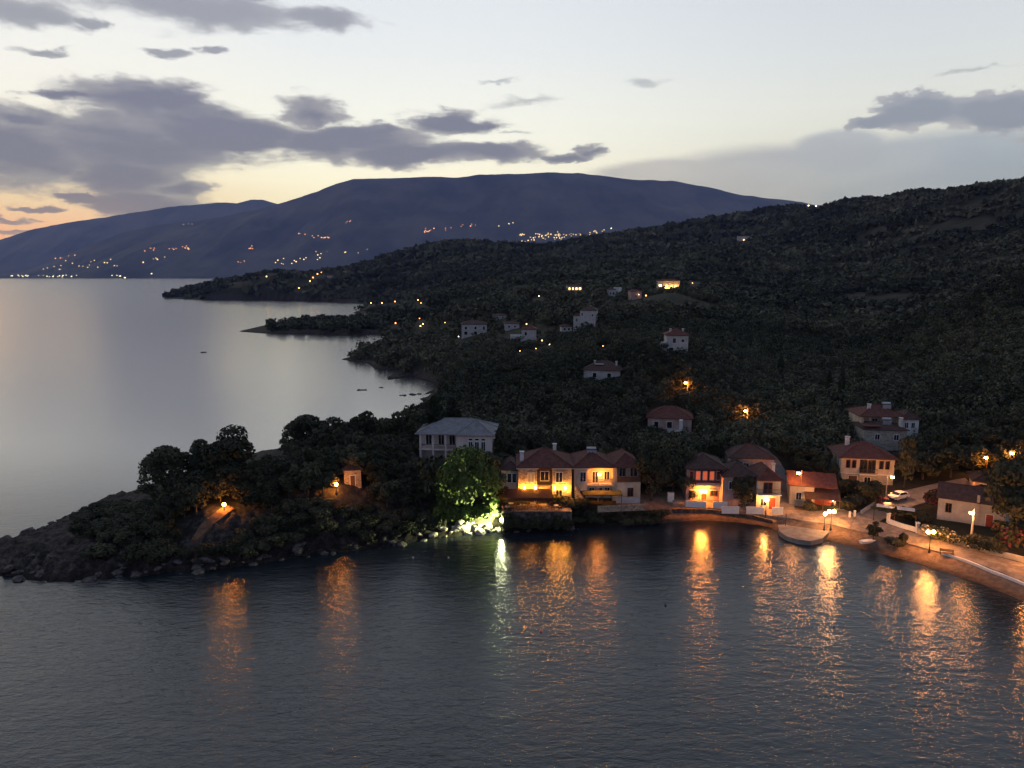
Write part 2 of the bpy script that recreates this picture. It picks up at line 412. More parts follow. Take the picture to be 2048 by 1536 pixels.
def rbf(x, y):
    u, v = uv_(x, y); out = np.full(np.shape(u), sol[-1])
    for i in range(n_): out = out+sol[i]*kern((u-cu[i])**2+(v-cv[i])**2)
    return out
U0, U1, NU = -.86, 1.05, 560
V0, V1, NV = math.log(52.), math.log(3700.), 640
gu = np.linspace(U0, U1, NU); gv = np.linspace(V0, V1, NV)
GU, GV = np.meshgrid(gu, gv); GY = np.exp(GV); GX = GU*GY
SD = sdist(GX, GY)
ZR = rbf(GX, GY)
# calm ground in the village, rugged on the rocks and hills
vil = sstep(-18, 0, GX-(-2))*sstep(190, 165, GY)
rockz = (1-vil)*sstep(170, 150, GY)*sstep(16, 3, SD)          # rocky rim of the headland
wsh = np.where(GY < 200, 5.0, np.where(GY < 450, 14.0, 4.0+GY*.003))
rim = np.where(rockz > .3, .12+.88*sstep(-.15, 1, SD/11), sstep(0, 1, SD/wsh))
ZL = np.maximum(ZR, .5)*rim
ZL = ZL + rockz*sstep(0, 2, SD)*(np.abs(fbm(GX*.5, GY*.5, 5, 3)-.5)*4.2+.4*fbm(GX*2, GY*2, 2, 9)-.6)
hillf = sstep(170, 420, GY)
ZL = ZL + hillf*sstep(5, 60, SD)*((fbm(GX/90, GY/90, 4, 5)-.5)*np.clip(GY*.02, 0, 20)+(fbm(GX/14, GY/14, 3, 8)-.5)*1.6)
ZL = ZL + (1-vil)*(1-hillf)*sstep(2, 8, SD)*(fbm(GX/6, GY/6, 3, 21)-.5)*.9
ZL = ZL + (fbm(GX/1.5, GY/1.5, 2, 31)-.5)*.12*sstep(.3, 2, SD)
GZ = np.where(SD > 0, np.maximum(ZL, np.minimum(.06+GY*.0012, SD*.3)+.02*np.minimum(SD, 5)), np.maximum(-4, SD*.35))
def hz(x, y):
    """ground height by bilinear lookup in the land grid"""
    x = np.asarray(x, float); y = np.asarray(y, float)
    fu = np.clip((x/y-U0)/(U1-U0)*(NU-1), 0, NU-1.001); fv = np.clip((np.log(y)-V0)/(V1-V0)*(NV-1), 0, NV-1.001)
    i = fu.astype(int); j = fv.astype(int); a = fu-i; b = fv-j
    return (GZ[j,i]*(1-a)+GZ[j,i+1]*a)*(1-b)+(GZ[j+1,i]*(1-a)+GZ[j+1,i+1]*a)*b
def H(x, y): return float(hz(np.array([x]), np.array([y]))[0])
def on_ground(px, py):
    """first point of the land met along the line of sight through a photo pixel"""
    x, y, z = ray(px, py)
    t = np.exp(np.linspace(math.log(55.), math.log(3500.), 2500))
    zz = CAMH+z*t; g = hz(x*t, y*t)
    k = int(np.argmax(zz < g))
    if k == 0: k = int(np.argmin(np.where(t > 400, (zz-g)/t, 9)))     # grazes past the ridge: take the closest crest
    return Vector((x*t[k], y*t[k], g[k]))
keep = (SD > -14) | (GY < 60)
idx = np.arange(NU*NV).reshape(NV, NU)
kq = (SD[:-1,:-1] > -12)|(SD[1:,1:] > -12)
Q = np.stack([idx[:-1,:-1], idx[:-1,1:], idx[1:,1:], idx[1:,:-1]], -1)[kq]
used = np.unique(Q); remap = np.full(NU*NV, -1); remap[used] = np.arange(len(used))
VV = np.stack([GX.ravel(), GY.ravel(), GZ.ravel()], 1)[used]
me = np_mesh('ground', VV, remap[Q], None, True)
beach = sstep(-.5, .5, GX-20)*sstep(9, 5, SD)*sstep(200, 150, GY)*(SD > -12)
rocky = np.clip((1-vil)*sstep(175, 155, GY)*sstep(13, 7, SD+6*(fbm(GX/4, GY/4, 3, 40)-.5)*2)+sstep(160, 200, GY)*sstep(7, 3, SD+4*(fbm(GX/12, GY/12, 3, 41)-.5)) + sstep(-58, -66, GX)*sstep(140, 125, GY), 0, 1)
wet = sstep(2.2, .4, SD)
for nm, arr in (('sand', beach), ('rock', rocky), ('wet', wet)):
    at = me.attributes.new(nm, 'FLOAT', 'POINT'); at.data.foreach_set('value', arr.ravel()[used].astype(np.float32))
gm, t, b = new_mat('ground_soil')
tc = t.n('ShaderNodeTexCoord'); O = tc.outputs['Object']
n1 = t.noise(O, .12, 6, .6); n2 = t.noise(O, 1.1, 6, .65); n3 = t.noise(O, .02, 5, .6)
soil = t.mix(t.smooth(n1.outputs['Fac'], .35, .65), (.026,.025,.014), (.055,.046,.028))
soil = t.mix(t.smooth(n2.outputs['Fac'], .45, .7), soil, (.018,.022,.010))
soil = t.mix(t.smooth(n3.outputs['Fac'], .5, .62), soil, (.026,.028,.014))
nr = t.noise(O, .9, 8, .7)
rk = t.mix(t.smooth(nr.outputs['Fac'], .38, .72), (.024,.021,.018), (.12,.10,.085))
sd = t.mix(t.smooth(n2.outputs['Fac'], .35, .65), (.25,.17,.115), (.15,.10,.07))
ar = t.n('ShaderNodeAttribute', attribute_name='rock'); as_ = t.n('ShaderNodeAttribute', attribute_name='sand')
c = t.mix(ar.outputs['Fac'], soil, rk); c = t.mix(as_.outputs['Fac'], c, sd)
c = t.mix(t.n('ShaderNodeAttribute', attribute_name='wet').outputs['Fac'], c, t.mix(1.0, c, (.42,.40,.40), 'MULTIPLY'))
t.l(c, b.inputs['Base Color']); b.inputs['Roughness'].default_value = .95; b.inputs['Specular IOR Level'].default_value = .15
bp = t.n('ShaderNodeBump'); bp.inputs['Distance'].default_value = .35; bp.inputs['Strength'].default_value = .9
nb = t.noise(O, 2.2, 8, .7); t.l(t.m('MULTIPLY', nb.outputs['Fac'], t.m('ADD', .25, ar.outputs['Fac'])), bp.inputs['Height']); t.l(bp.outputs[0], b.inputs['Normal'])
me.materials.append(gm)
tag(link('ground', me), 'dark wooded coastal land rising from the bay to the ridge', kind='structure')

# ------------------------------------------------------------------ water
wm, t, b = new_mat('sea_water')
b.inputs['Base Color'].default_value = (.008,.014,.018,1); b.inputs['Roughness'].default_value = .07; b.inputs['IOR'].default_value = 1.5
tc = t.n('ShaderNodeTexCoord'); O = tc.outputs['Object']
def rot(a, s):
    mp = t.n('ShaderNodeMapping'); mp.inputs['Rotation'].default_value = (0,0,a); mp.inputs['Scale'].default_value = s
    t.l(O, mp.inputs['Vector']); return mp.outputs[0]
r1 = t.noise(rot(-.5, (.52,1.15,1)), 1.0, 3, .55, .5).outputs['Fac']
r2 = t.noise(rot(-.62, (1.2,2.8,1)), 1.0, 5, .6, .3).outputs['Fac']
r4 = t.noise(rot(-.4, (4.2,6.0,1)), 1.0, 2, .5).outputs['Fac']
r3 = t.noise(rot(-.2, (.10,.26,1)), 1.0, 3, .5).outputs['Fac']
calm = t.noise(rot(.05, (.004,.02,1)), 1.0, 4, .55, .6).outputs['Fac']
sy = t.n('ShaderNodeSeparateXYZ'); t.l(O, sy.inputs[0])
# the lee of the cove is ruffled by the evening breeze, the open gulf beyond lies calm
cove = t.smooth(t.m('ADD', sy.outputs[1], t.m('MULTIPLY', t.m('ABSOLUTE', sy.outputs[0]), -.1)), 185, 92)
amp = t.m('MULTIPLY', t.m('ADD', .6, t.m('MULTIPLY', t.smooth(calm, .35, .65), .55)), t.m('ADD', .05, t.m('MULTIPLY', cove, .95)))
t.l(t.m('SUBTRACT', .22, t.m('MULTIPLY', cove, .10)), b.inputs['Roughness'])
hgt = t.m('ADD', t.m('ADD', t.m('MULTIPLY', r1, .17), t.m('MULTIPLY', r2, .06)), t.m('ADD', t.m('MULTIPLY', r3, .22), t.m('MULTIPLY', r4, .05)))
t.l(t.mix(cove, (.05,.055,.06), (.008,.014,.018)), b.inputs['Base Color'])  # open water's base colour lightened, standing in for missing sky reflection
bp = t.n('ShaderNodeBump'); bp.inputs['Strength'].default_value = 1.0; bp.inputs['Distance'].default_value = .74
t.l(t.m('SUBTRACT', 1.0, cove), b.inputs['Coat Weight']); b.inputs['Coat Roughness'].default_value = .2; b.inputs['Coat IOR'].default_value = 1.6
t.l(t.m('MULTIPLY', hgt, amp), bp.inputs['Height']); t.l(bp.outputs[0], b.inputs['Normal'])
wb = MB().add([(-13000,-1500,0),(13000,-1500,0),(13000,19300,0),(-13000,19300,0)], [(0,1,2,3)])
tag(wb.build('water', wm), 'dark rippled bay water reflecting the dusk sky and lamps', kind='structure')

# ------------------------------------------------------------------ far mountains
mm = nmat('far_mountain_scrub', (.025,.032,.024), (.10,.09,.07), .0012, .95, 0, .1)
MGRID = []
def mountain(name, label, sky_px, Ys, Yr, gully, seed, u_pad=0):
    pxs = np.array([p[0] for p in sky_px], float); pys = np.array([p[1] for p in sky_px], float)
    uu = np.linspace(pxs[0], pxs[-1], 420); vv = np.linspace(0, 1.25, 130)
    sk = np.interp(uu, pxs, pys) + (fbm(uu/24, uu*0+seed, 4, seed)-.5)*3.0
    X = np.zeros((130, 420)); Y = X.copy(); Z = X.copy()
    for j, s in enumerate(vv):
        Yd = Ys+(Yr-Ys)*s
        xr = (uu-1024)/F*Yr/CP
        zr = np.array([aty(a, c, Yr).z for a, c in zip(uu, sk)])
        X[j] = xr*(.0+Yd/Yr); Y[j] = Yd
        prof = s**.9 if s <= 1 else 1-(s-1)*2.2
        g = (fbm(X[j]/(Yr*.055)+seed, np.full_like(uu, Yd)/(Yr*.16), 5, seed+2)-.5)
        Z[j] = zr*prof + g*gully*math.sin(PI*min(s, 1)) * np.clip(zr/400, .1, 1)
    Z[0] = -5; MGRID.append((X, Y, Z))
    ii = np.arange(130*420).reshape(130, 420)
    q = np.stack([ii[:-1,:-1], ii[:-1,1:], ii[1:,1:], ii[1:,:-1]], -1).reshape(-1, 4)
    tag(link(name, np_mesh(name, np.stack([X.ravel(), Y.ravel(), Z.ravel()], 1), q, mm, True)), label, kind='structure')
mountain('mountain', 'long flat-topped blue mountain across the bay',
  [(-260,556),(-60,553),(60,545),(150,512),(260,468),(340,449),(420,441),(500,426),(560,411),(620,393),(690,367),(720,358),(780,356),(850,354),(920,354),(965,349),(1030,348),(1100,345),(1150,346),(1200,352),(1260,359),(1330,361),(1400,374),(1470,390),(1530,398),(1560,400),(1600,408),(1650,414),(1750,430),(1900,455),(2100,480)], 9300, 12500, 520, 11)
mountain('mountain_ridge', 'paler long ridge sloping down to the left behind the mountain',
  [(-500,540),(-200,520),(0,490),(40,476),(100,458),(170,444),(270,429),(300,424),(370,413),(430,408),(475,404),(520,408),(600,415),(700,430)], 14500, 17500, 420, 23)
mountain('mountain_peak', 'faint pale far peak showing over the ridge', [(440,430),(490,407),(520,399),(545,399),(570,407),(640,430)], 17600, 18600, 60, 37)
def on_mountain(px, py, gi=0):
    X, Y, Z = MGRID[gi]; x, y, z = ray(px, py)
    col = np.abs(X[0]/Y[0]-x/y).argmin()
    zz = CAMH+z*(Y[:,col]/y); k = int(np.argmax(Z[:,col] > zz))
    t = Y[max(k-1,0),col]/y*.6+Y[k,col]/y*.4
    return Vector((x*t, y*t, CAMH+z*t))

# ------------------------------------------------------------------ air
hb = MB().box(-13600,13600,-1800,19600,-8,2150)
hm = bpy.data.materials.new('haze_air'); hm.use_nodes = True; hm.node_tree.nodes.clear(); t = NT(hm.node_tree)
pv = t.n('ShaderNodeVolumePrincipled'); pv.inputs['Color'].default_value = (.36,.45,1.0,1); pv.inputs['Density'].default_value = 3.9e-5
pv.inputs['Absorption Color'].default_value = (1,1,1,1)
pv.inputs['Anisotropy'].default_value = 0
om = t.n('ShaderNodeOutputMaterial'); t.l(pv.outputs[0], om.inputs['Volume'])
ho = hb.build('haze', hm); tag(ho, 'thin evening air over the bay', kind='stuff'); ho.display_type = 'WIRE'
# ------------------------------------------------------------------ village materials
M = {}
M['roof'] = tile_mat('terracotta_tiles', (.085,.030,.023), (.165,.060,.045))
M['roof_dark'] = tile_mat('weathered_tiles', (.055,.030,.026), (.11,.060,.048))
M['roof_slate'] = tile_mat('grey_slate', (.16,.165,.18), (.27,.27,.285))
M['cream'] = nmat('cream_plaster', (.40,.33,.24), (.62,.54,.41), .7, .9, .01, stretch=(1,1,.45))
M['white'] = nmat('white_plaster', (.44,.43,.41), (.68,.66,.64), .7, .9, .01, stretch=(1,1,.45))
M['pink'] = nmat('pink_plaster', (.32,.21,.185), (.50,.36,.32), .7, .9, .01, stretch=(1,1,.45))
M['stone'] = stone_mat('rubble_stone', (.20,.15,.10), (.46,.37,.27), (.50,.43,.33))
M['stone_grey'] = stone_mat('grey_rubble_stone', (.26,.23,.19), (.46,.41,.35), (.46,.42,.36))
M['villa'] = nmat('pale_villa_plaster', (.52,.43,.40), (.68,.58,.54), .7, .9, .01, stretch=(1,1,.45))
M['wood'] = nmat('dark_wood', (.07,.035,.018), (.13,.065,.03), 4, .7, .01, stretch=(1,1,6))
M['redwood'] = nmat('red_painted_wood', (.20,.035,.02), (.30,.06,.035), 3, .6, .01)
M['trim'] = nmat('white_trim', (.68,.66,.63), (.78,.76,.72), 2, .7)
M['pane'] = nmat('window_glass', (.01,.012,.015), (.02,.022,.026), 2, .08, 0, .6)
M['rail'] = nmat('painted_iron', (.03,.028,.026), (.05,.045,.04), 4, .5)
M['pole'] = nmat('lamp_post_paint', (.02,.024,.022), (.04,.042,.04), 5, .5)
M['conc'] = nmat('concrete_post', (.38,.34,.30), (.48,.44,.39), 3, .9, .01)
M['pave'] = nmat('stone_paving', (.17,.13,.10), (.34,.265,.205), .8, .85, .02, bscale=5)
M['asph'] = nmat('worn_asphalt', (.17,.145,.125), (.25,.215,.18), .7, .9, .01, bscale=14)
M['white_dim'] = nmat('weathered_white_plaster', (.34,.33,.32), (.46,.45,.44), .7, .9, .01)
M['quay'] = nmat('quay_concrete', (.20,.17,.15), (.30,.26,.22), .8, .85, .02, bscale=4)
M['earth'] = nmat('beaten_path', (.11,.06,.035), (.20,.115,.065), 1.5, .95, .03)
M['rock'] = nmat('shore_rock', (.028,.025,.024), (.12,.105,.095), 1.4, .95, .12, bscale=3)
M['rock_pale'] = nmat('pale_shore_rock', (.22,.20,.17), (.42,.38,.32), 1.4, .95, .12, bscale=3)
M['fabric'] = nmat('dark_red_canvas', (.055,.015,.012), (.085,.025,.02), 2, .9)
M['vine'] = nmat('vine_leaf_roof', (.05,.055,.015), (.11,.10,.03), 5, .9, .08, bscale=9)
M['sheet'] = nmat('pale_sheeting', (.36,.37,.38), (.52,.52,.53), 1.2, .5, .02)
M['carwhite'] = nmat('white_car_paint', (.72,.71,.69), (.78,.77,.75), 1, .25, 0, .5)
M['carred'] = nmat('red_car_paint', (.30,.03,.02), (.36,.04,.025), 1, .25, 0, .5)
M['tyre'] = nmat('tyre_rubber', (.015,.015,.015), (.03,.03,.03), 6, .85)
M['metal'] = nmat('brushed_metal', (.35,.35,.36), (.5,.5,.5), 5, .35, metal=.8)
M['boat'] = nmat('boat_white', (.66,.65,.63), (.76,.75,.73), 2, .5)
E_SOD = emat('sodium_lamp', (1.0,.31,.045), 460)
E_HEAD = emat('headland_lamp', (1.0,.33,.05), 340)
E_WARM = emat('warm_lamp', (1.0,.37,.085), 440)
E_FLOOD = emat('flood_lamp', (.95,1.0,.55), 420)
E_WALL = emat('wall_lamp', (1.0,.37,.04), 420)
E_FAR = emat('far_shore_lamp', (1.0,.55,.2), 40)
E_WIN = emat('lit_window', (1.0,.50,.13), 6)
E_WINW = emat('lit_white_window', (.95,.95,.72), 3.0)
E_SMALL = emat('small_lamp', (1.0,.70,.36), 120)

AVOID = []      # circles where no tree may stand
PROTECT = []    # photo windows (x0,y0,x1,y1,Y) that no nearer tree should cover
def avoid(x, y, r): AVOID.append((x, y, r))
def ppm(p):
    d = p[1]*CP-(p[2]-CAMH)*SP
    return F/d

# ------------------------------------------------------------------ building kit (local space: front wall at y=0, depth +y)
def win(root, x, z, w, h, y=0.0, face='f', frame='trim', pane='pane', arch=False, mull=True, name='window'):
    fr = MB(); pn = MB(); t = .09
    def B(mb, a0, a1, d0, d1, c0, c1):
        if face == 'f': mb.box(a0, a1, y-d1, y-d0, c0, c1)
        elif face == 'l': mb.box(y-d1, y-d0, a0, a1, c0, c1)
        else: mb.box(y+d0, y+d1, a0, a1, c0, c1)
    x0, x1 = x-w/2, x+w/2
    B(fr, x0-t, x0, .0, .07, z-t, z+h+t); B(fr, x1, x1+t, .0, .07, z-t, z+h+t)
    B(fr, x0, x1, .0, .07, z+h, z+h+t); B(fr, x0-.03, x1+.03, .0, .11, z-t, z)
    if mull: B(fr, x-.03, x+.03, .0, .05, z, z+h)
    f = fr.build(name, M[frame] if isinstance(frame, str) else frame, root)
    B(pn, x0+.002, x1-.002, .004, .03, z+.002, z+h-.002)
    pn.build('pane', M[pane] if isinstance(pane, str) else pane, f)
    return f
def door(root, x, w, h, y=0.0, mat='wood', z=0.0):
    d = MB().box(x-w/2, x+w/2, y-.05, y-.004, z, z+h).build('door', M[mat], root)
    MB().box(x-w/2-.1, x-w/2-.002, y-.08, y-.003, z, z+h+.1).box(x+w/2+.002, x+w/2+.1, y-.08, y-.003, z, z+h+.1).box(x-w/2, x+w/2, y-.08, y-.003, z+h+.002, z+h+.1).build('frame', M['trim'], d)
    return d
def shutters(root, x, z, w, h, y=0.0, mat='wood'):
    for sx in (-1, 1):
        c = x+sx*(w/2+.09+w/4)
        MB().box(c-w/4, c+w/4, y-.06, y-.01, z, z+h).build('shutter', M[mat], root)
def chimney(roof, x, y, z0, z1, w=.7, mat='white'):
    c = MB().box(x-w/2, x+w/2, y-w/2, y+w/2, z0, z1).box(x-w/2-.1, x+w/2+.1, y-w/2-.1, y+w/2+.1, z1+.22, z1+.32)
    for a in (-1, 1):
        for b_ in (-1, 1): c.box(x+a*w*.4-.06, x+a*w*.4+.06, y+b_*w*.4-.06, y+b_*w*.4+.06, z1, z1+.22)
    return c.build('chimney', M[mat], roof)
def heater(roof, x, y, z):
    MB().box(x-.9, x+.9, y-.6, y-.52, z, z+.9).tube((x-.9, y, z+1.15), (x+.9, y, z+1.15), .28, n=10).tube((x-.6,y,z-.6),(x-.6,y,z+1),.04,n=5).tube((x+.6,y,z-.6),(x+.6,y,z+1),.04,n=5).build('water_heater', M['metal'], roof)
def balcony(root, x0, x1, z, dep, y=0.0, slab='trim', rail='rail', h=1.0, step=.22, solid=False):
    b_ = MB().box(x0, x1, y-dep, y-.003, z-.18, z).build('balcony', M[slab], root)
    r = MB()
    if solid: r.box(x0, x1, y-dep, y-dep+.08, z+.002, z+h)
    else:
        r.box(x0, x1, y-dep+.02, y-dep+.08, z+h-.06, z+h).box(x0, x1, y-dep+.02, y-dep+.06, z+.1, z+.14)
        n = int((x1-x0)/step)
        for i in range(n+1):
            xx = x0+(x1-x0-.04)*i/n; r.box(xx, xx+.04, y-dep+.03, y-dep+.07, z+.002, z+h-.06)
    for xx in (x0, x1-.05): r.box(xx, xx+.05, y-dep+.09, y-.02, z+h-.06, z+h)
    r.build('railing', M[rail], b_)
    return b_
def stair(root, x0, x1, z0, z1, y0, y1, mat='trim'):
    n = 12; s_ = MB()
    for i in range(n):
        xa = x0+(x1-x0)*i/n; xb = x0+(x1-x0)*(i+1)/n
        s_.box(min(xa,xb), max(xa,xb), y0, y1, z0, z0+(z1-z0)*(i+1)/n)
    o = s_.build('stair', M[mat], root)
    r = MB(); r.tube((x0,y0+.05,z0+.95), (x1,y0+.05,z1+.95), .03, n=5)
    for i in range(n):
        xx = x0+(x1-x0)*(i+.5)/n; zz = z0+(z1-z0)*(i+.5)/n; r.tube((xx,y0+.05,zz), (xx,y0+.05,zz+.95), .018, n=4)
    r.build('railing', M['rail'], o); return o
def wall_mesh(root, boxes, mat, name='wall'):
    b_ = MB()
    for bx in boxes: b_.box(*bx)
    return b_.build(name, M[mat], root)
def house(name, label, p, rz, cat='house', group='houses of the waterfront village', prot=None, r=6):
    o = thing(name, label, cat, p, rz, group)
    avoid(p.x-math.sin(rz)*r*.6, p.y+math.cos(rz)*r*.6, r)
    if prot: PROTECT.append((*prot, p.y))
    return o

# --- pink house with grey hipped roof
p = on_ground(910, 926); p.z -= .2
o = house('villa', 'pale pink two-storey house with grey slate hipped roof among trees on the headland', p, math.radians(-4), prot=(836,832,985,900), r=9)
zt = 5.7
wall_mesh(o, [(-7.2,7.0,3.2,10,-.5,zt)], 'villa')
wall_mesh(o, [(.3,7.2,0,3.198,-.5,zt)], 'villa', 'front_wing')
rf = MB().hip(-7.4,7.2,0.6,10.2,zt+.15,2.2,.5).build('roof', M['roof_slate'], o)
MB().hip(.5,7.3,-.1,7.0,zt+.17,2.35,.5).build('gable_roof', M['roof_slate'], o)
MB().box(-7.2,.298,.5,3.19,zt-3.2,zt-3.0).build('veranda_floor', M['villa'], o)
for xx in (-7.1,-4.6,-2.1): MB().box(xx,xx+.38,.55,.93,-.5,zt).build('column', M['villa'], o)
MB().box(-6.7,.25,.6,.68,zt-2.1,zt-2.02).build('railing', M['rail'], o)
for i in range(3):
    win(o, 3.1+i*1.25, zt-3.0, .75, 1.75, 0, frame='trim'); win(o, 3.1+i*1.25, zt-.95, .75, .35, 0, frame='trim', mull=False)
for xx in (-5.7,-3.2,-1.0): win(o, xx, zt-2.6, 1.1, 1.9, 3.2)
win(o, 4.6, 1.0, 1.2, 1.4, 0)

# --- stone restaurant house
p = atz(1089.5, 1007, 3.4)
o = house('restaurant_house', 'two-storey stone house with four glowing wall lamps above the long dark red awning', p, 0, prot=(1000,895,1145,1012), r=8)
wall_mesh(o, [(-4.9,4.9,1.0,9.2,-1,6.75),(-4.9,-1.45,0,.998,-1,6.75),(1.4,4.9,0,.998,-1,6.75)], 'stone')
rf = MB().hip(-4.9,4.9,-.1,9.2,6.95,2.5,.45).build('roof', M['roof'], o)
MB().box(-5.25,-1.2,-.42,-.3,6.62,6.80).build('cornice', M['trim'], o); MB().box(1.2,5.2,-.42,-.3,6.62,6.80).build('cornice', M['trim'], o)
chimney(rf, -4.2, 2.2, 7.5, 9.0, .7); chimney(rf, 2.0, 4.6, 9.0, 9.9, .6)
wall_mesh(o, [(-1.44,1.39,.93,.995,3.5,6.6)], 'wood', 'timber_bay')
win(o, -2.55, 4.1, 1.1, 1.7, 0, pane=emat('dim_window', (1,.42,.12), .22)); win(o, 2.6, 4.1, 1.15, 1.8, 0); win(o, 0, 4.1, 1.5, 1.7, .93, pane='pane')
balcony(o, -1.2, 1.2, 3.5, .9, .93, slab='wood')
door(o, -2.55, 1.15, 2.5, 0); door(o, 0, 1.9, 2.6, .998, 'redwood'); win(o, 2.6, .8, 1.1, 1.8, 0)
for x_, y_ in ((-3.75,0),(-1.75,0),(1.72,0),(3.7,0)):
    l_ = MB().box(x_-.05,x_+.05,y_-.5,y_-.02,3.46,3.52).build('wall_lamp', M['rail'], o)
    MB().lathe((x_, y_-.55, 2.75), [(.05,0),(.12,.1),(.14,.32),(.12,.6),(.05,.7)], 8).build('lamp_glass', E_WALL, l_)
# side extension of the restaurant
wall_mesh(o, [(-8.0,-4.902,1.4,8.2,-1,5.9)], 'cream', 'side_wing')
MB().hip(-8.0,-4.6,1.3,8.2,6.1,1.2,.35).build('side_roof', M['roof_dark'], o)
for xx in (-7.4,-6.5,-5.6): win(o, xx, 3.6, .72, 1.7, 1.4, mull=False)
win(o, -6.9, .9, 1.2, 1.3, 1.4); door(o, -5.5, 1.0, 2.3, 1.4, 'redwood')
RX, RY, RZ = p

def local(root, x, y, z):
    c, s_ = math.cos(root.rotation_euler.z), math.sin(root.rotation_euler.z)
    return Vector((root.location.x+x*c-y*s_, root.location.y+x*s_+y*c, root.location.z+z))
# terrace under the restaurant
tw = MB().box(RX-7.6,RX+4.4,RY-4.9,RY-4.6,.6,RZ+.1).build('retaining_wall', M['rock']); tag(tw, 'dark rough stone wall holding up the restaurant terrace', 'wall')
tr = MB().box(RX-7.9,RX+4.6,RY-4.598,RY+.9,1.2,RZ+.03).build('terrace', M['pave']); tag(tr, 'paved restaurant terrace above the shore', kind='structure')
aw = thing('awning', 'long dark red canvas awning over the restaurant terrace', 'awning', (RX-2.9,RY-.6,RZ+.03))
aw_c = MB().add([(-4.1,-3.6,2.35),(4.1,-3.6,2.35),(4.1,0,2.95),(-4.1,0,2.95),(-4.1,-3.6,2.28),(4.1,-3.6,2.28),(4.1,0,2.88),(-4.1,0,2.88)],[(0,1,2,3),(7,6,5,4),(0,4,5,1),(1,5,6,2),(2,6,7,3),(3,7,4,0)]).build('canopy', M['fabric'], aw)
MB().box(-4.1,4.1,-3.66,-3.604,1.85,2.36).build('valance', M['fabric'], aw_c)
for xx in (-4.0,-1.35,1.35,4.0): MB().tube((xx,-3.5,0),(xx,-3.5,2.3),.05,n=6).build('post', M['pole'], aw)
MB().box(-4.1,4.1,-.12,-.02,2.6,2.75).build('beam', M['wood'], aw)
PROTECT.append((1003,985,1110,1034,RY-5))
def table(x, y, z, label):
    t_ = thing('dining_table', label, 'table', (x,y,z), group='tables on the restaurant terrace')
    MB().box(-.45,.45,-.45,.45,.70,.75).build('tabletop', M['cream'], t_)
    for a in (-1,1):
        for b_ in (-1,1): MB().box(a*.38-.03,a*.38+.03,b_*.38-.03,b_*.38+.03,0,.698).build('leg', M['wood'], t_)
    return t_
def chair(x, y, z, rz, label):
    t_ = thing('dining_chair', label, 'chair', (x,y,z), rz, 'chairs on the restaurant terrace')
    MB().box(-.22,.22,-.22,.22,.42,.47).build('seat', M['redwood'], t_)
    MB().box(-.22,.22,.18,.22,.47,.95).build('backrest', M['redwood'], t_)
    for a in (-1,1):
        for b_ in (-1,1): MB().box(a*.19-.025,a*.19+.025,b_*.19-.025,b_*.19+.025,0,.418).build('leg', M['wood'], t_)
    return t_
t0 = c0 = None
for i, (tx, ty) in enumerate([(-6.2,-2.2),(-4.2,-3.0),(-2.2,-2.2),(-.3,-3.1),(-6.8,-3.9),(1.9,-3.4)]):
    lb = ['table under the left end of the red awning','table at the middle left under the red awning','table in the middle under the red awning','table at the right end under the red awning','table at the outer left corner of the terrace','table on the terrace right of the awning'][i]
    X_, Y_ = RX+tx, RY+ty
    if t0 is None: t0 = table(X_, Y_, RZ+.03, 'small square '+lb)
    else: dup_tree(t0, (X_,Y_,RZ+.03))['label'] = 'small square '+lb
    for a, rz in ((-.75, PI/2), (.75, -PI/2)):
        cl = 'red chair %s of the %s' % ('left' if a < 0 else 'right', lb)
        if c0 is None: c0 = chair(X_+a, Y_, RZ+.03, rz, cl)
        else: dup_tree(c0, (X_+a,Y_,RZ+.03), rz)['label'] = cl
for xx, lb in ((-6.4,'small pendant lamp under the left end of the red awning'),(-2.6,'small pendant lamp under the middle of the red awning'),(.7,'small pendant lamp under the right end of the red awning')):
    l_ = thing('pendant_lamp', lb, 'lamp', (RX+xx,RY-2.4,RZ+2.1), group='pendant lamps under the awning')
    MB().tube((0,0,.15),(0,0,.5),.015,n=4).build('cord', M['rail'], l_)
    MB().lathe((0,0,0),[(.14,0),(.12,.1),(.04,.17)],8).build('lamp_shade', M['fabric'], l_)
    MB().ball((0,0,-.06),.09).build('bulb', emat('pendant_bulb', (1,.55,.2), 110), l_)

# --- white double house with balcony and gallery
p = atz(1211, 1003, 3.2)
o = house('white_house', 'white two-storey double house with central balcony and timber gallery under red roofs', p, math.radians(3), prot=(1143,892,1283,1003), r=8)
wall_mesh(o, [(-5.95,1.3,1.3,9,-1,6.5),(-5.95,-3.5,0,1.298,-1,6.5),(1.302,6.6,.3,8.5,-1,3.7),(1.302,2.1,.3,8.5,3.702,6.4),(2.102,6.6,1.8,8.5,3.702,6.4)], 'cream')
rf = MB().hip(-5.95,1.4,-.1,9,6.7,2.0,.4).build('roof', M['roof'], o)
MB().hip(1.5,6.6,.2,8.6,6.62,1.9,.4).build('gallery_roof', M['roof'], o)
heater(rf, -2.2, 3.9, 8.1)
MB().box(-6.3,-3.3,-.42,-.3,6.40,6.56).build('cornice', M['trim'], o)
balcony(o, -3.5, 1.25, 3.2, 1.25, 1.3); win(o, -1.8, 3.3, 1.0, 2.1, 1.3); win(o, .4, 3.9, .9, 1.5, 1.3); win(o, -4.3, 3.9, 1.0, 1.8, 0); win(o, -.7, 3.7, .8, 1.6, 1.3, pane=emat('dim_room', (1,.55,.22), .7))
for xx in (-4.3,): door(o, xx, 1.1, 2.2, 0)
for xx in (-2.4,-.9,.5): win(o, xx, .8, .9, 1.5, 1.3)
MB().box(2.2,6.55,.3,.4,3.72,4.6).build('gallery_parapet', M['wood'], o)
for xx in (2.3,3.7,5.1,6.45): MB().box(xx-.07,xx+.07,.31,.45,4.602,6.4).build('gallery_post', M['wood'], o)
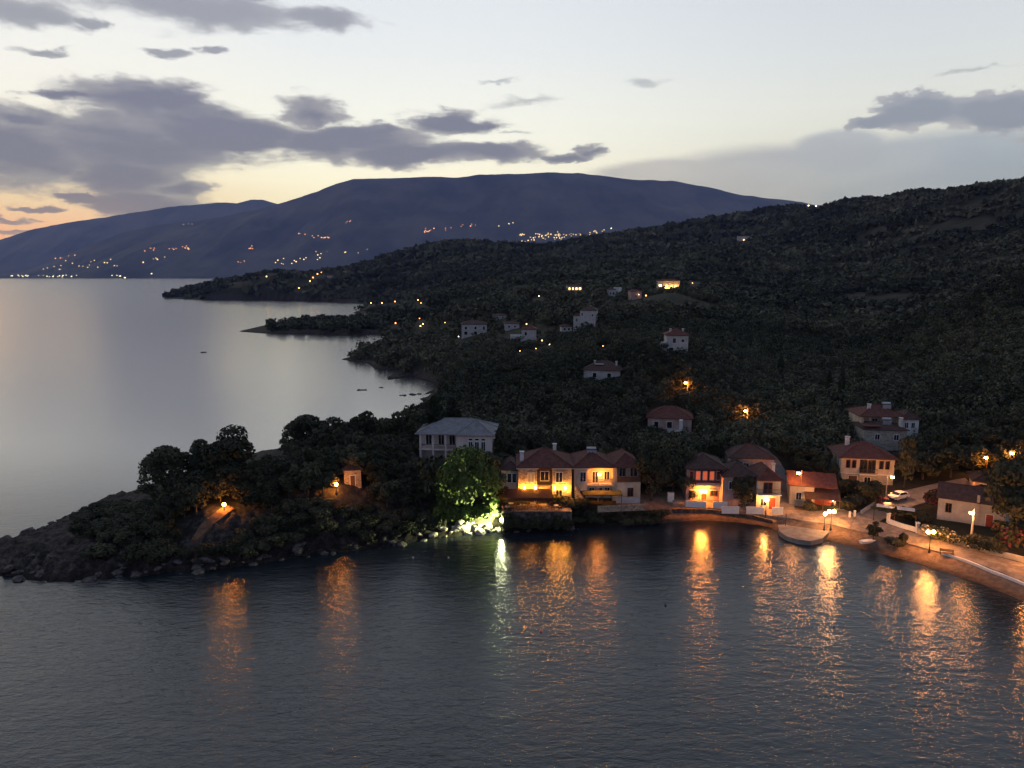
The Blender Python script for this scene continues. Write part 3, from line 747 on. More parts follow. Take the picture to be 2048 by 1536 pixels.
win(o, 3.4, 4.3, 1.1, 1.6, 1.8); win(o, 5.6, 4.3, 1.3, 1.6, 1.8); win(o, 4.7, .9, .95, 1.5, .3, frame='wood')
MB().box(2.2,6.6,.22,.3,3.6,3.699).build('gallery_beam', M['wood'], o)
stair(o, -3.6, -6.0, 0, 3.2, -1.4, -.3, 'stone'); 
pg = thing('pergola', 'low pergola with a green vine roof before the white double house', 'pergola', local(o, -1.0, -1.8, 0))
MB().box(-3.6,3.6,-1.4,1.4,2.15,2.3).build('vine_roof', M['vine'], pg)
for xx in (-3.4,0,3.4):
    for yy in (-1.3,1.3): MB().tube((xx,yy,-.4),(xx,yy,2.15),.06,n=6).build('post', M['wood'], pg)
gw = MB().box(-3.2,5.6,-.12,.12,-.6,.55).build('garden_wall', M['stone'], None); tag(gw, 'low stone garden wall before the white double house', 'wall', 'low walls along the waterfront'); gw.location = local(o, 1.0, -4.0, 0); gw.rotation_euler.z = math.radians(8)
pw = MB().box(-2.2,2.2,-.05,.05,0,1.15).build('garden_screen', M['sheet'], None); tag(pw, 'pale panel screen beside the vine pergola', 'screen'); pw.location = local(o, 4.0, -1.2, 0)

# --- red galleried house
p = atz(1410, 1003, 2.7)
o = house('gallery_house', 'narrow house with glowing red timber gallery and white balcony behind a street lamp', p, math.radians(-3), prot=(1368,912,1450,1012), r=6)
wall_mesh(o, [(-3.6,3.6,1.2,8,-1,6.3),(-3.6,-3.1,0,1.198,-1,6.3),(3.1,3.6,0,1.198,-1,6.3)], 'pink')
rf = MB().hip(-3.6,3.6,-.3,8,6.5,1.9,.4).build('roof', M['roof_dark'], o)
MB().box(-3.09,3.09,.9,1.19,3.4,6.3).build('timber_gallery', M['redwood'], o)
glow = emat('red_lit_room', (1,.16,.045), .55)
for xx in (-2.5,-1.3,0,1.3,2.5): win(o, xx, 4.0, .75, 1.6, .9, frame='trim', pane=glow if abs(xx) < 2 else 'redwood', mull=False)
balcony(o, -3.4, 3.4, 3.35, 1.2, .9, solid=True, slab='trim', rail='cream', h=.12)
MB().box(-3.0,3.0,.2,.3,2.3,3.1).build('fascia', M['cream'], o)
MB().box(-3.0,3.0,.12,.198,2.1,2.3).build('fascia_trim', M['trim'], o)
win(o, -1.8, .8, 1.3, 1.3, 1.2, frame='redwood', pane=emat('dim_ground_window', (1,.4,.15), .35)); win(o, 1.9, .8, 1.3, 1.3, 1.2, frame='redwood'); door(o, 0, 1.0, 2.0, 1.2)
for (a, b_, lb) in ((-4.0,-.2,'left'),(1.0,3.6,'right')):
    g = MB().box(a,b_,-.1,.1,-.5,.75).build('garden_wall', M['trim']); tag(g, 'low white wall on the %s before the red galleried house' % lb, 'wall', 'low walls along the waterfront')
    g.location = local(o, 0, -2.2, 0); g.rotation_euler.z = o.rotation_euler.z-.06
gp = MB().box(-.6,.6,-.3,.3,-.5,1.5).build('gate_pillar', M['trim']); tag(gp, 'squat white gate block left of the red galleried house', 'pillar'); gp.location = atz(1341, 1000, 2.9)

# --- hipped house with right wing
p = atz(1505, 1017, 2.4)
o = house('hipped_house', 'house with two hipped roofs and a cream right wing at the foot of the lane', p, math.radians(-2), prot=(1505,915,1558,1022), r=6)
wall_mesh(o, [(-5.2,.6,1.5,8,-1,5.6)], 'pink'); wall_mesh(o, [(.602,4.9,.0,7.5,-1,5.3)], 'cream', 'right_wing')
rf = MB().hip(-5.2,.8,1.2,8,5.8,1.9,.4).build('roof', M['roof_dark'], o)
rf2 = MB().hip(.9,4.9,-.2,7.5,5.5,1.9,.4).build('wing_roof', M['roof'], o)
chimney(rf2, 4.0, 2.0, 5.9, 7.8, .55)
balcony(o, .62, 4.9, 2.9, .9, 0, slab='trim'); win(o, 2.6, 3.0, 1.5, 1.9, 0, frame='redwood')
for xx in (1.3, 4.2): MB().box(xx-.35,xx+.35,-.05,-.004,3.0,4.8).build('shutter', M['cream'], o)
win(o, 1.9, .6, 1.0, 1.4, 0); door(o, 3.5, 1.2, 2.1, 0, 'redwood')
win(o, -3.6, 3.2, .9, 1.4, 1.5); win(o, -1.6, 3.2, .9, 1.4, 1.5)
for (a, b_, lb) in ((-6.0,-2.9,'leftmost'),(-1.6,1.6,'middle'),(3.0,5.0,'rightmost')):
    g = MB().box(a,b_,-.1,.1,-.5,.85).build('garden_wall', M['trim']); tag(g, '%s of three white low walls before the hipped house' % lb, 'wall', 'low walls along the waterfront')
    g.location = local(o, 0, -1.6, 0); g.rotation_euler.z = -.05
# --- long red roof set back up the lane
p = on_ground(1512, 952)
o = house('back_house', 'broad red roofed house set back beside the upper lane', p, math.radians(-8), r=6)
wall_mesh(o, [(-5.0,3.2,0,7,-2,3.4)], 'pink'); MB().hip(-5.0,3.2,0,7,3.6,2.0,.5).build('roof', M['roof_dark'], o)
win(o, -2, 1.2, 1, 1.3); win(o, 1, 1.2, 1, 1.3)

# --- low garage house right of the lane
p = atz(1603, 1014, 2.3)
o = house('garage_house', 'low red-roofed house with garage and lean-to roof right of the lane', p, math.radians(-16), prot=(1575,940,1672,1026), r=6)
wall_mesh(o, [(-2.2,2.0,0,7,-1,4.0)], 'cream'); wall_mesh(o, [(2.002,6.0,1.2,6.5,-1,3.0)], 'pink', 'garage_block')
MB().gable(-2.2,5.6,0.2,7,4.1,1.7,.4).build('roof', M['roof'], o)
MB().add([(.3,-1.9,2.35),(6.4,-1.9,2.35),(6.4,1.2,3.5),(.3,1.2,3.5),(.3,-1.9,2.2),(6.4,-1.9,2.2),(6.4,1.2,3.35),(.3,1.2,3.35)],[(0,1,2,3),(7,6,5,4),(0,4,5,1),(1,5,6,2),(2,6,7,3),(3,7,4,0)]).build('lean_to_roof', M['roof_dark'], o)
for xx in (.5,3.4,6.2): MB().box(xx-.08,xx+.08,-1.8,-1.64,-.5,2.2).build('post', M['wood'], o)
MB().box(2.4,5.6,1.1,1.196,0,2.2).build('garage_door', M['redwood'], o)
win(o, -.6, 1.4, .9, 1.3, 0); door(o, 1.2, .95, 2.1, 0)

# --- cream house above the road
p = atz(1732, 975, 3.7)
o = house('cream_house', 'cream two-storey house with hipped red roof and dark central balcony', p, math.radians(-10), prot=(1677,882,1790,950), r=8)
wall_mesh(o, [(-4.9,4.9,0.3,8.5,-1,2.7)], 'stone_grey', 'ground_floor'); wall_mesh(o, [(-4.9,4.9,0,8.5,2.702,5.8)], 'cream')
rf = MB().hip(-4.9,4.9,0,8.5,5.98,2.2,.6).build('roof', M['roof'], o)
MB().box(-5.0,5.0,-.12,-.003,2.62,2.8).build('string_course', M['trim'], o)
for xx in (-3.6,-2.5,2.5,3.6): win(o, xx, 3.9, .65, 1.5, 0, mull=False, frame='redwood')
win(o, -.75, 3.0, 1.25, 2.5, 0, frame='wood'); win(o, .75, 3.0, 1.25, 2.5, 0, frame='wood'); balcony(o, -1.6, 1.6, 2.85, .7, -.12, slab='trim')
win(o, 1.6, 3.6, 1.0, 1.8, -4.9, 'l'); door(o, -2.5, 1.6, 2.2, .3); win(o, 0.2, .8, 1.1, 1.2, .3); wall_mesh(o, [(-4.9,-3.9,-.6,.298,-1,2.7)], 'cream', 'buttress')
chimney(rf, -2.6, 5.2, 7.2, 8.7, .7)

# --- stone house and the tall house behind it
p = on_ground(1768, 902)
o = house('stone_house', 'square grey stone house with two small dark windows and a chimney, below the tall house', p, math.radians(-8), prot=(1722,845,1815,895), r=6)
h_ = 4.6
wall_mesh(o, [(-4.4,4.4,0,7,-2,h_)], 'stone_grey')
rf = MB().hip(-4.4,4.4,0,7,h_+.1,1.1,.35).build('roof', M['roof_dark'], o)
MB().box(-4.5,-1.0,.1,3.4,h_+.6,h_+.75).build('porch_roof', M['roof'], o)
for xx in (-1.6,2.3): win(o, xx, h_-2.2, .95, 1.2, 0)
chimney(rf, 3.6, 1.6, h_+.3, h_+2.2, .6, 'white'); heater(rf, .6, 1.7, h_+1.0)
p2 = on_ground(1772, 884)
o = house('tall_house', 'tall house with broad red roof, veranda and white right wing highest in the village', p2, math.radians(-6), prot=(1712,820,1836,862), r=7)
h_ = 5.7
wall_mesh(o, [(-5.6,3.2,1.5,8,-2,h_),(-5.6,-5.1,0,1.498,-2,h_),(-3.9,-3.5,0,.4,-2,h_),(2.2,2.7,0,.5,-2,h_)], 'cream'); wall_mesh(o, [(3.202,7.0,.8,7,-2,h_-.7)], 'white', 'right_wing')
rf = MB().hip(-5.8,3.4,-.2,8,h_+.15,1.9,.5).build('roof', M['roof'], o); MB().hip(3.4,7.2,.7,7,h_-.5,1.4,.4).build('wing_roof', M['roof_dark'], o)
MB().box(-5.1,3.2,.2,.28,h_-2.3,h_-1.4).build('veranda_rail', M['wood'], o)
for xx in (-2.2,.6): win(o, xx, h_-2.2, 1.2, 1.5, 1.5)
for xx in (4.4,5.8): win(o, xx, h_-2.6, .7, 1.2, .8)
chimney(rf, -3.2, 2.6, h_+.6, h_+2.1, .6); heater(rf, .6, 3.0, h_+1.4)

# --- right-hand low white house and the red roof behind it
p = atz(1930, 1046, 2.9)
o = house('low_white_house', 'low white house with dark tile roof beside the tall concrete lamp post', p, math.radians(-33), prot=(1888,965,1960,1050), r=6)
wall_mesh(o, [(-4.2,5.6,0,6.5,-1.2,3.8)], 'white_dim')
rf = MB().gable(-4.2,5.6,0,6.5,3.95,1.9,.35).build('roof', M['roof_dark'], o)
win(o, -2.6, 1.5, .8, 1.5, 0, frame='wood'); door(o, 3.4, 1.0, 2.1, 0, 'redwood'); wall_mesh(o, [(1.4,1.8,-.25,-.004,0,5.2)], 'conc', 'flue')
p = atz(1980, 1052, 2.8)
ob = house('outbuilding', 'low flat outbuilding with a pale sheet roof right of the low white house', p, math.radians(-33), r=4, cat='outbuilding', prot=(1955,1034,2000,1062))
wall_mesh(ob, [(-2.6,2.6,0,3.4,-1.2,1.5)], 'white'); MB().add([(-2.9,-.4,1.55),(2.9,-.4,1.55),(2.9,3.7,2.0),(-2.9,3.7,2.0),(-2.9,-.4,1.47),(2.9,-.4,1.47),(2.9,3.7,1.92),(-2.9,3.7,1.92)],[(0,1,2,3),(7,6,5,4),(0,4,5,1),(1,5,6,2),(2,6,7,3),(3,7,4,0)]).build('roof', M['sheet'], ob); door(ob, 0, 1.0, 1.4, 0)
p = on_ground(1992, 1000)
o = house('roadside_house', 'house with sloping red roof and two pale windows behind the low white house', p, math.radians(-25), r=7, prot=(1945,938,2005,985))
wall_mesh(o, [(-3.6,4,0,6,-1.5,3.0)], 'pink'); MB().hip(-3.6,4,0,6,3.15,1.7,.5).build('roof', M['roof_dark'], o)
for xx in (-2.2,.2,2.6): win(o, xx, 1.5, .9, 1.1, 0)

# --- little stone hut on the headland
p = aty(706, 980, 124); p.z = H(p.x,p.y)-.1
o = house('stone_hut', 'small stone hut with low tiled roof beside a headland lamp', p, math.radians(12), cat='hut', prot=(688,940,722,975), r=3)
wall_mesh(o, [(-1.5,1.5,0,3,-.5,2.9)], 'stone'); MB().hip(-1.5,1.5,0,3,3.0,1.1,.35).build('roof', M['roof_dark'], o); door(o, 0, .8, 1.9, 0)

# ------------------------------------------------------------------ hillside houses
def hill_house(name, label, x0, x1, yb, ye, Y, wall, roof, rise, rz=0, wins=(), depth=7, stor=2, lit=None, prot=True, chim=(), group='houses scattered over the wooded hillside'):
    c = on_ground((x0+x1)/2, yb-1); s_ = ppm(c); wd = (x1-x0)/s_*.92; h_ = (yb-ye)/s_
    o = house(name, label, c, math.radians(rz), group=group, prot=(x0+2,ye-8,x1-2,ye+(yb-ye)*.55) if prot else None, r=wd*.65)
    zg = H(c.x, c.y)
    wall_mesh(o, [(-wd/2,wd/2,0,depth,min(-1.0, zg-c.z-2),h_)], wall)
    rf = MB().hip(-wd/2,wd/2,0,depth,h_+.12,rise,.45).build('roof', M[roof], o)
    for (fx, fz, w_, hh) in wins: win(o, fx*wd, fz*h_, w_, hh, 0, pane=lit or 'pane', mull=False)
    for (fx, fy) in chim: chimney(rf, fx*wd, fy*depth, h_+.3, h_+rise*.7+.35, .5)
    return o, wd, h_
o, wd, h_ = hill_house('hillside_house', 'white two-storey house with arched ground floor nearest the bay lamps', 921, 976, 672, 650, 373, 'white_dim', 'roof_dark', 1.9, 4, [(-.33,.55,1.1,1.4),(.05,.55,1.1,1.4),(.38,.5,1.0,1.8),(-.33,.06,1.6,1.7),(.05,.06,1.6,1.7)], 9)
o, wd, h_ = hill_house('hillside_house', 'pale house with white terrace and a lamp above its red roof', 1042, 1072, 690, 660, 292, 'white_dim', 'roof', 1.5, -6, [(-.2,.6,1.0,1.4)], 8)
wall_mesh(o, [(-wd/2-4.6,-wd/2-.002,0,4.5,-2,.55*h_)], 'white_dim', 'terrace_wing'); 
for i in range(3): win(o, -wd/2-3.9+i*1.5, .8, 1.0, 1.7, 0, mull=False)
MB().box(-wd/2-4.6,-wd/2,0,.12,.56*h_,.56*h_+.7).build('terrace_rail', M['white'], o)
o, wd, h_ = hill_house('hillside_house', 'tall pale tower house with a lower white front wing on the hillside', 1158, 1192, 662, 622, 312, 'white_dim', 'roof_dark', 1.9, -14, [(-.36,.72,.7,1.3),(.3,.7,.8,.9),(-.1,.35,.9,.9)], 8, chim=[(.1,.4)])
wall_mesh(o, [(-wd/2-2.9,-wd/2-.002,.4,5,-2,.72*h_)], 'white_dim', 'front_wing'); MB().hip(-wd/2-2.9,-wd/2-.1,.4,5,.72*h_+.1,.9,.3).build('wing_roof', M['roof'], o)
win(o, -wd/2-1.5, .42*h_, .9, 1.5, .4); win(o, -wd/2-1.5, .1*h_, .9, 1.2, .4)
o, wd, h_ = hill_house('hillside_house', 'white hillside house with big arched basement opening and red roof', 1331, 1377, 712, 672, 208, 'white_dim', 'roof', 1.7, -5, [(-.15,.62,1.0,1.4),(.25,.66,.9,.9),(-.28,.12,1.3,1.6),(.3,.14,1.0,1.0)], 7, chim=[(-.3,.3),(.3,.4)])
wall_mesh(o, [(-wd/2-1.6,-wd/2-.002,.3,4,-2,.62*h_)], 'white_dim', 'stair_wing')
MB().tube((-.1,-.12,.1),(-.1,-.02,.1),1.5,n=20).build('arch_opening', M['pane'], o)
o, wd, h_ = hill_house('hillside_house', 'low house with wide brown hipped roof and pale roof panel among trees', 1164, 1243, 760, 742, 203, 'white_dim', 'roof_dark', 2.4, -14, [(-.2,.2,1.1,1.3),(.2,.2,1.1,1.3)], 9, chim=[(-.25,.5),(.36,.4)])
MB().box(-2.4,.2,1.6,3.1,h_+1.5,h_+1.6).build('roof_panel', M['sheet'], o)
o, wd, h_ = hill_house('hillside_house', 'low house with long red roof and white side wall below two street lamps', 1292, 1385, 862, 838, 180, 'pink', 'roof', 2.3, -12, [(-.3,.25,1.0,1.3),(0,.2,1.2,1.5)], 8)
wall_mesh(o, [(wd*.22,wd*.3,-1.8,-.003,-2,h_)], 'white', 'side_wall'); MB().box(-.5,wd*.22,-1.8,-1.7,-1,.6).build('parapet', M['white'], o)
o, wd, h_ = hill_house('lit_villa', 'brightly floodlit villa with orange glowing front high on the hillside', 1313, 1361, 580, 563, 365, 'cream', 'roof', 1.3, -4, [], 8)
win(o, -.38*wd, .12*h_, 1.9, 3.0, 0, pane=E_WINW, name='lit_window')
for fx in (-.08,.12,.3): win(o, fx*wd, .1*h_, 1.5, 2.6, 0, pane=E_WIN, name='lit_window')
for fx in (-.2,.0,.2,.42):
    MB().ball((fx*wd,-1.6,1.3),.16).build('floodlight', emat('villa_flood', (1,.5,.14), 900), o)
o, wd, h_ = hill_house('lit_house', 'low house with a row of four glowing orange windows on the upper slope', 1134, 1166, 583, 573, 430, 'cream', 'roof', 1.0, 6, [(-.38,.25,1.0,1.4),(-.14,.25,1.0,1.4),(.1,.25,1.2,1.4),(.34,.25,1.4,1.4)], 7, lit=E_WIN)
o, wd, h_ = hill_house('hillside_house', 'small white stepped house left of the orange glow on the upper slope', 1216, 1231, 594, 580, 420, 'white_dim', 'roof_dark', .8, 3, [(-.2,.25,.7,1.5),(.2,.25,.7,1.5)], 5)
wall_mesh(o, [(wd/2+.01,wd/2+4,1,5,1.5,h_+1.2)], 'white', 'upper_wing')
o, wd, h_ = hill_house('hillside_house', 'small reddish house with a dim wall lamp left of the floodlit villa', 1260, 1284, 600, 584, 372, 'pink', 'roof', 1.0, 5, [(0,.3,.9,1.2)], 6)
MB().ball((wd*.2,-.8,h_*.6),.13).build('wall_lamp', emat('dim_orange', (1,.35,.1), 45), o)
for (x0,x1,yb,ye,Y,lb) in [(1008,1040,660,648,330,'low house under a red lamp left of the terrace house'),(985,1015,640,632,420,'small red roof beside the hillside lamp'),(1122,1145,665,655,318,'low shed with pale roof left of the tower house'),(1475,1500,484,474,1200,'tiny lone lit house high on the dark hill')]:
    o, wd, h_ = hill_house('hillside_cottage', lb, x0, x1, yb, ye, Y, 'white_dim', 'roof_dark', .9, 3, [(-.2,.3,.9,1.0),(.2,.3,.9,1.0)], 6, prot=Y<340)
    if Y > 1000: MB().ball((0,-1.2,2),1.6).build('porch_lamp', emat('porch_glow', (1,.62,.3), 4), o)

# headland villas above the far cape: small pale house fronts
for i, (x_, y_, lb) in enumerate([(478,556,'leftmost pale villa on the cape above the far bay'),(612,545,'pale villa beside the lamp row on the cape'),(690,547,'pale villa right of the lamp row on the cape'),(660,556,'lower pale villa below the lamp row on the cape'),(720,548,'rightmost pale villa on the cape')]):
    g = on_ground(x_, y_)
    o = thing('cape_villa', lb, 'house', g, group='villas on the far cape')
    wall_mesh(o, [(-6,6,0,8,-3,4.5)], 'white_dim'); MB().hip(-6,6,0,8,4.6,2,.5).build('roof', M['roof_dark'], o); avoid(g.x, g.y-6, 14)
    for xx in (-3,0,3): win(o, xx, 1.4, 1.2, 1.5, 0)
# ------------------------------------------------------------------ roads and waterfront
ROADS = []
def resample(P, n):
    d = [0]
    for a, b_ in zip(P, P[1:]): d.append(d[-1]+(b_-a).length)
    out = []
    for i in range(n):
        t = d[-1]*i/(n-1); k = max(j for j in range(len(d)) if d[j] <= t+1e-9); k = min(k, len(P)-2)
        f = (t-d[k])/max(d[k+1]-d[k], 1e-6); out.append(P[k].lerp(P[k+1], f))
    return out, d[-1]
def strip(name, label, L, R, mat, lift=.09, skirt=.5, m=7):
    a = [on_ground(*p) for p in L]; b_ = [on_ground(*p) for p in R]
    _, ln = resample(a, 2); n = max(8, int(ln/1.1))
    a, _ = resample(a, n); b_, _ = resample(b_, n)
    V = []; 
    for i in range(n):
        for j in range(m):
            q = a[i].lerp(b_[i], j/(m-1)); V.append((q.x, q.y))
            ROADS.append((q.x, q.y))
    V = np.array(V); z = np.max([hz(V[:,0]+dx, V[:,1]+dy) for dx, dy in ((0,0),(.5,0),(-.5,0),(0,.6),(0,-.6))], 0)
    z = z.reshape(n, m); zs = z.copy()
    for _ in range(3): zs[1:-1] = np.maximum(zs[1:-1], (zs[:-2]+zs[2:])/2)
    Vt = np.column_stack([V, zs.ravel()+lift]); Vb = np.column_stack([V, zs.ravel()-skirt])
    k = n*m; mb = MB(); fs = []
    for i in range(n-1):
        for j in range(m-1): fs.append((i*m+j, (i+1)*m+j, (i+1)*m+j+1, i*m+j+1))
        fs.append((i*m, i*m+k, (i+1)*m+k, (i+1)*m)); fs.append((i*m+m-1, (i+1)*m+m-1, (i+1)*m+m-1+k, i*m+m-1+k))
    for j in range(m-1):
        fs.append((j, j+1, j+1+k, j+k)); e = (n-1)*m; fs.append((e+j, e+j+k, e+j+1+k, e+j+1))
    mb.add([tuple(v) for v in Vt]+[tuple(v) for v in Vb], fs)
    o = mb.build(name, M[mat]); tag(o, label, kind='structure'); return a, b_
strip('promenade', 'paved seaside promenade under the street lamps', [(2085,1184),(2010,1152),(1940,1124),(1890,1110),(1845,1099),(1790,1084),(1740,1070),(1700,1061)],
      [(2085,1140),(2010,1119),(1940,1099),(1890,1084),(1845,1073),(1790,1055),(1750,1043),(1712,1030)], 'pave')
strip('plaza', 'open paved square at the foot of the lane', [(1699,1061),(1660,1052),(1600,1046),(1555,1040),(1500,1031),(1440,1024),(1380,1018),(1345,1014)],
      [(1711,1030),(1680,1018),(1640,1024),(1590,1022),(1545,1022),(1490,1019),(1440,1012),(1380,1007),(1345,1004)], 'pave', .08)
strip('lane', 'narrow paved lane climbing between the houses', [(1557,1021),(1560,990),(1555,960),(1535,927),(1503,905)], [(1590,1021),(1582,990),(1577,957),(1557,924),(1522,900)], 'asph', .10)
strip('road', 'asphalt road leaving the square to the right', [(1712,1029),(1752,1010),(1795,986),(1850,974),(1930,958)], [(1757,1044),(1790,1030),(1832,1012),(1872,1001),(1950,980)], 'asph', .12)
strip('path', 'beaten earth path climbing over the headland', [(384,1088),(402,1062),(420,1040),(438,1022),(455,1012)], [(394,1088),(420,1064),(442,1044),(458,1030),(470,1020)], 'earth', .06)
qp = [atz(*q, 0.8) for q in [(1556,1050),(1558,1062),(1572,1072),(1595,1079),(1622,1082),(1645,1077),(1658,1064),(1652,1050),(1610,1045)]]
q = MB().prism([(v.x, v.y) for v in qp], -2, 0.8).build('quay', M['quay']); tag(q, 'rounded concrete quay platform at the water', kind='structure')
# low boundary wall along the promenade
def wall_run(name, label, pts, h, w, mat, group=None, cat='wall', dz=0):
    a = [on_ground(*p) for p in pts]; _, ln = resample(a, 2); n = max(3, int(ln/1.5)); a, _ = resample(a, n)
    mb = MB(); V = []; 
    for i in range(n):
        t = (a[min(i+1,n-1)]-a[max(i-1,0)]); t.z = 0; t.normalize(); nn = Vector((-t.y, t.x, 0))*w/2
        zt = H(a[i].x, a[i].y)
        for s_ in (1,-1):
            V += [(a[i].x+s_*nn.x, a[i].y+s_*nn.y, zt-.5), (a[i].x+s_*nn.x, a[i].y+s_*nn.y, zt+h+dz)]
    fs = [(0,1,3,2), (4*n-4,4*n-2,4*n-1,4*n-3)]
    for i in range(n-1):
        b_ = 4*i; fs += [(b_,b_+4,b_+5,b_+1),(b_+2,b_+3,b_+7,b_+6),(b_+1,b_+5,b_+7,b_+3)]
    o = mb.add(V, fs).build(name, M[mat]); tag(o, label, cat, group); return o
wall_run('boundary_wall', 'long low pale wall along the landward side of the promenade', [(1836,1068),(1880,1080),(1940,1097),(2010,1116),(2085,1137)], .85, .3, 'cream')
wall_run('boundary_wall', 'short low white wall below the overgrown canopy', [(1776,1047),(1800,1056),(1830,1064)], .8, .3, 'trim')
wall_run('kerb', 'pale raised kerb running along the seaward edge by the bench', [(1882,1107),(1940,1126),(2010,1154),(2085,1186)], .28, .4, 'trim', cat='kerb')
wall_run('shore_wall', 'rough stone retaining wall above the beach before the galleried house', [(1345,1024),(1400,1024),(1450,1030),(1500,1036),(1545,1046)], .55, .5, 'rock', cat='wall')
for px, py, lb in ((1776,1046,'slim white gate post at the corner of the overgrown canopy'),(1834,1066,'stout white gate pillar at the end of the promenade wall')):
    g = on_ground(px, py); o = MB().box(-.22,.22,-.22,.22,-.4,1.7).box(-.3,.3,-.3,.3,1.7,1.82).build('gate_pillar', M['trim'], None, g); tag(o, lb, 'pillar', 'white gate pillars')
wall_run('road_wall', 'pale low wall rising beside the road below the cream house', [(1722,1030),(1740,1018),(1756,1007)], .7, .4, 'conc', cat='wall')
for i, (px, py) in enumerate([(1699,1036),(1709,1034)]):
    g = on_ground(px, py); o = MB().box(-.15,.15,-.15,.15,-.2,1.2).build('bollard', M['trim'], None, g); tag(o, ['left','right'][i]+' of two white bollards at the corner of the square', 'bollard', 'white bollards')

# overgrown canopy with pale sheets right of the road
g = on_ground(1800, 1052); cn = thing('canopy', 'overgrown low canopy with pale sheets on top beside the road', 'canopy', (g.x, g.y+2.0, g.z), math.radians(-28))
bb = MB(); rr = random.Random(5)
for i in range(60): bb.ball((rr.uniform(-3.4,3.4), rr.uniform(-1.4,1.4), 2.2+rr.uniform(-.35,.2)), rr.uniform(.3,.6), 1, (1,1,.6), .2, rr)
bb.build('vine_cover', nmat('canopy_vine', (.02,.026,.012), (.05,.05,.022), 5, .9, .08), cn)
MB().box(-2.9,-.4,-1.0,.7,2.62,2.68).build('sheet', M['sheet'], cn); MB().box(.3,3.0,-.9,.9,2.60,2.66).build('sheet', M['sheet'], cn)
for xx in (-3.2,0,3.2):
    for yy in (-1.4,1.4): MB().tube((xx,yy,-.4),(xx,yy,2.1),.07,n=6).build('post', M['wood'], cn)
avoid(g.x, g.y+2, 4.5); PROTECT.append((1764,1018,1865,1050,g.y))

# ------------------------------------------------------------------ street lamps
LAMPS = []
def lantern(label, hx, hy, bx, by, em='warm', double=False, group='globe street lamps', prot=True):
    g = on_ground(bx, by); top = aty(hx, hy, g.y).z; h = max(1.2, top-g.z)
    o = thing('street_lamp', label, 'street lamp', g, 0, group)
    MB().lathe((0,0,0), [(.20,-.2),(.20,.25),(.11,.4),(.09,.9)], 8).build('base', M['pole'], o)
    MB().tube((0,0,.9),(0,0,h-.3),.065,.045,8).build('pole', M['pole'], o)
    E = {'warm':E_WARM,'head':E_HEAD,'sod':E_SOD,'flood':E_FLOOD,'small':E_SMALL}[em]
    xs = (-.42,.42) if double else (0,)
    if double: MB().tube((-.5,0,h-.32),(.5,0,h-.32),.035,n=6).build('arm', M['pole'], o)
    for xx in xs:
        MB().ball((xx,0,h),.29,2).build('globe', E, o, smooth=True)
        MB().lathe((xx,0,h-.34),[(.10,0),(.12,.06),(.08,.12)],8).build('holder', M['pole'], o)
    if em == 'flood': MB().box(.34,.40,-.7,.5,h-.6,h+.5).build('housing', M['rail'], o)
    LAMPS.append((g.x, g.y, g.z+h)); avoid(g.x, g.y, 1.5)
    if prot: PROTECT.append((hx-9,hy-9,hx+9,hy+14,g.y))
    return o
def roadlamp(label, hx, hy, bx, by, side=-1, em='sod', polemat='conc', r=.11, group='tall bracket street lamps', zbase=None):
    g = on_ground(bx, by)
    if zbase is not None: g = atz(bx, by, zbase)
    top = aty(hx, hy, g.y).z; h = max(2.5, top-g.z); dx = (hx-bx)/ppm(g)
    o = thing('street_lamp', label, 'street lamp', g, 0, group)
    MB().tube((0,0,-.3),(0,0,h+.5),r,r*.7,8).build('pole', M[polemat], o)
    MB().tube((0,0,h+.3),(dx,-.15,h+.22),.04,n=6).build('arm', M['metal'], o)
    hd = MB().lathe((dx,-.2,h+.1),[(.26,0),(.22,.1),(.08,.17)],8).build('lamp_head', M['metal'], o)
    MB().ball((dx,-.2,h-.08),.32,2,(1,1,.75)).build('lens', {'sod':E_SOD,'warm':E_WARM}[em], hd, smooth=True)
    LAMPS.append((g.x+dx, g.y, g.z+h)); avoid(g.x, g.y, 1.5); PROTECT.append((hx-9,hy-9,hx+9,hy+10,g.y))
    return o
lantern('globe lamp on a dark post before the red galleried house', 1407, 984, 1405, 1017, 'sod', True)
lantern('globe lamp on a dark post before the cream right wing by the lane', 1533, 1000, 1531, 1035, 'warm')
lantern('twin globe lamp on a dark post at the back of the rounded quay', 1663, 1023, 1661, 1061, 'warm', True)
lantern('thin small lamp just left of the twin globe lamp by the quay', 1650, 1028, 1648, 1061, 'small')
lantern('twin globe lamp on the promenade edge left of the bench', 1859, 1064, 1858, 1106, 'warm', True)
lantern('twin globe lamp on the promenade at the far right edge', 2082, 1098, 2081, 1146, 'warm', True)
lantern('globe lamp standing behind the roof edge of the low white house', 1908, 976, 1912, 998, 'warm')
lantern('bright greenish white floodlight on the shore below the restaurant', 1003, 1040, 1003, 1066, 'flood', group=None)
lantern('low orange lamp beside the earth path on the headland', 451, 1009, 449, 1024, 'head', group='orange lamps on the headland')
lantern('orange lamp beside the stone hut on the headland', 674, 969, 673, 990, 'head', group='orange lamps on the headland')
lantern('tiny pale lamp by the road corner left of the cream house garden', 1665, 1003, 1665, 1012, 'small')
spl = bpy.data.lights.new('flood_beam','SPOT'); spl.energy = 26000; spl.color = (.95,1.0,.46); spl.spot_size = math.radians(125); spl.spot_blend = .5; spl.shadow_soft_size = .2
spo = bpy.data.objects.new('flood_beam', spl); COL.objects.link(spo); fx, fy, fz = next(l for l in LAMPS if abs(proj(*l)[0]-1003) < 6 and proj(*l)[1] > 1025); spo.location = (fx-.4, fy, fz+.1)
spo.rotation_euler = Vector((-1,.35,.32)).to_track_quat('-Z','Y').to_euler()
roadlamp('lamp on a wooden pole before the low garage house', 1592, 945, 1599, 1012, polemat='wood', em='warm')
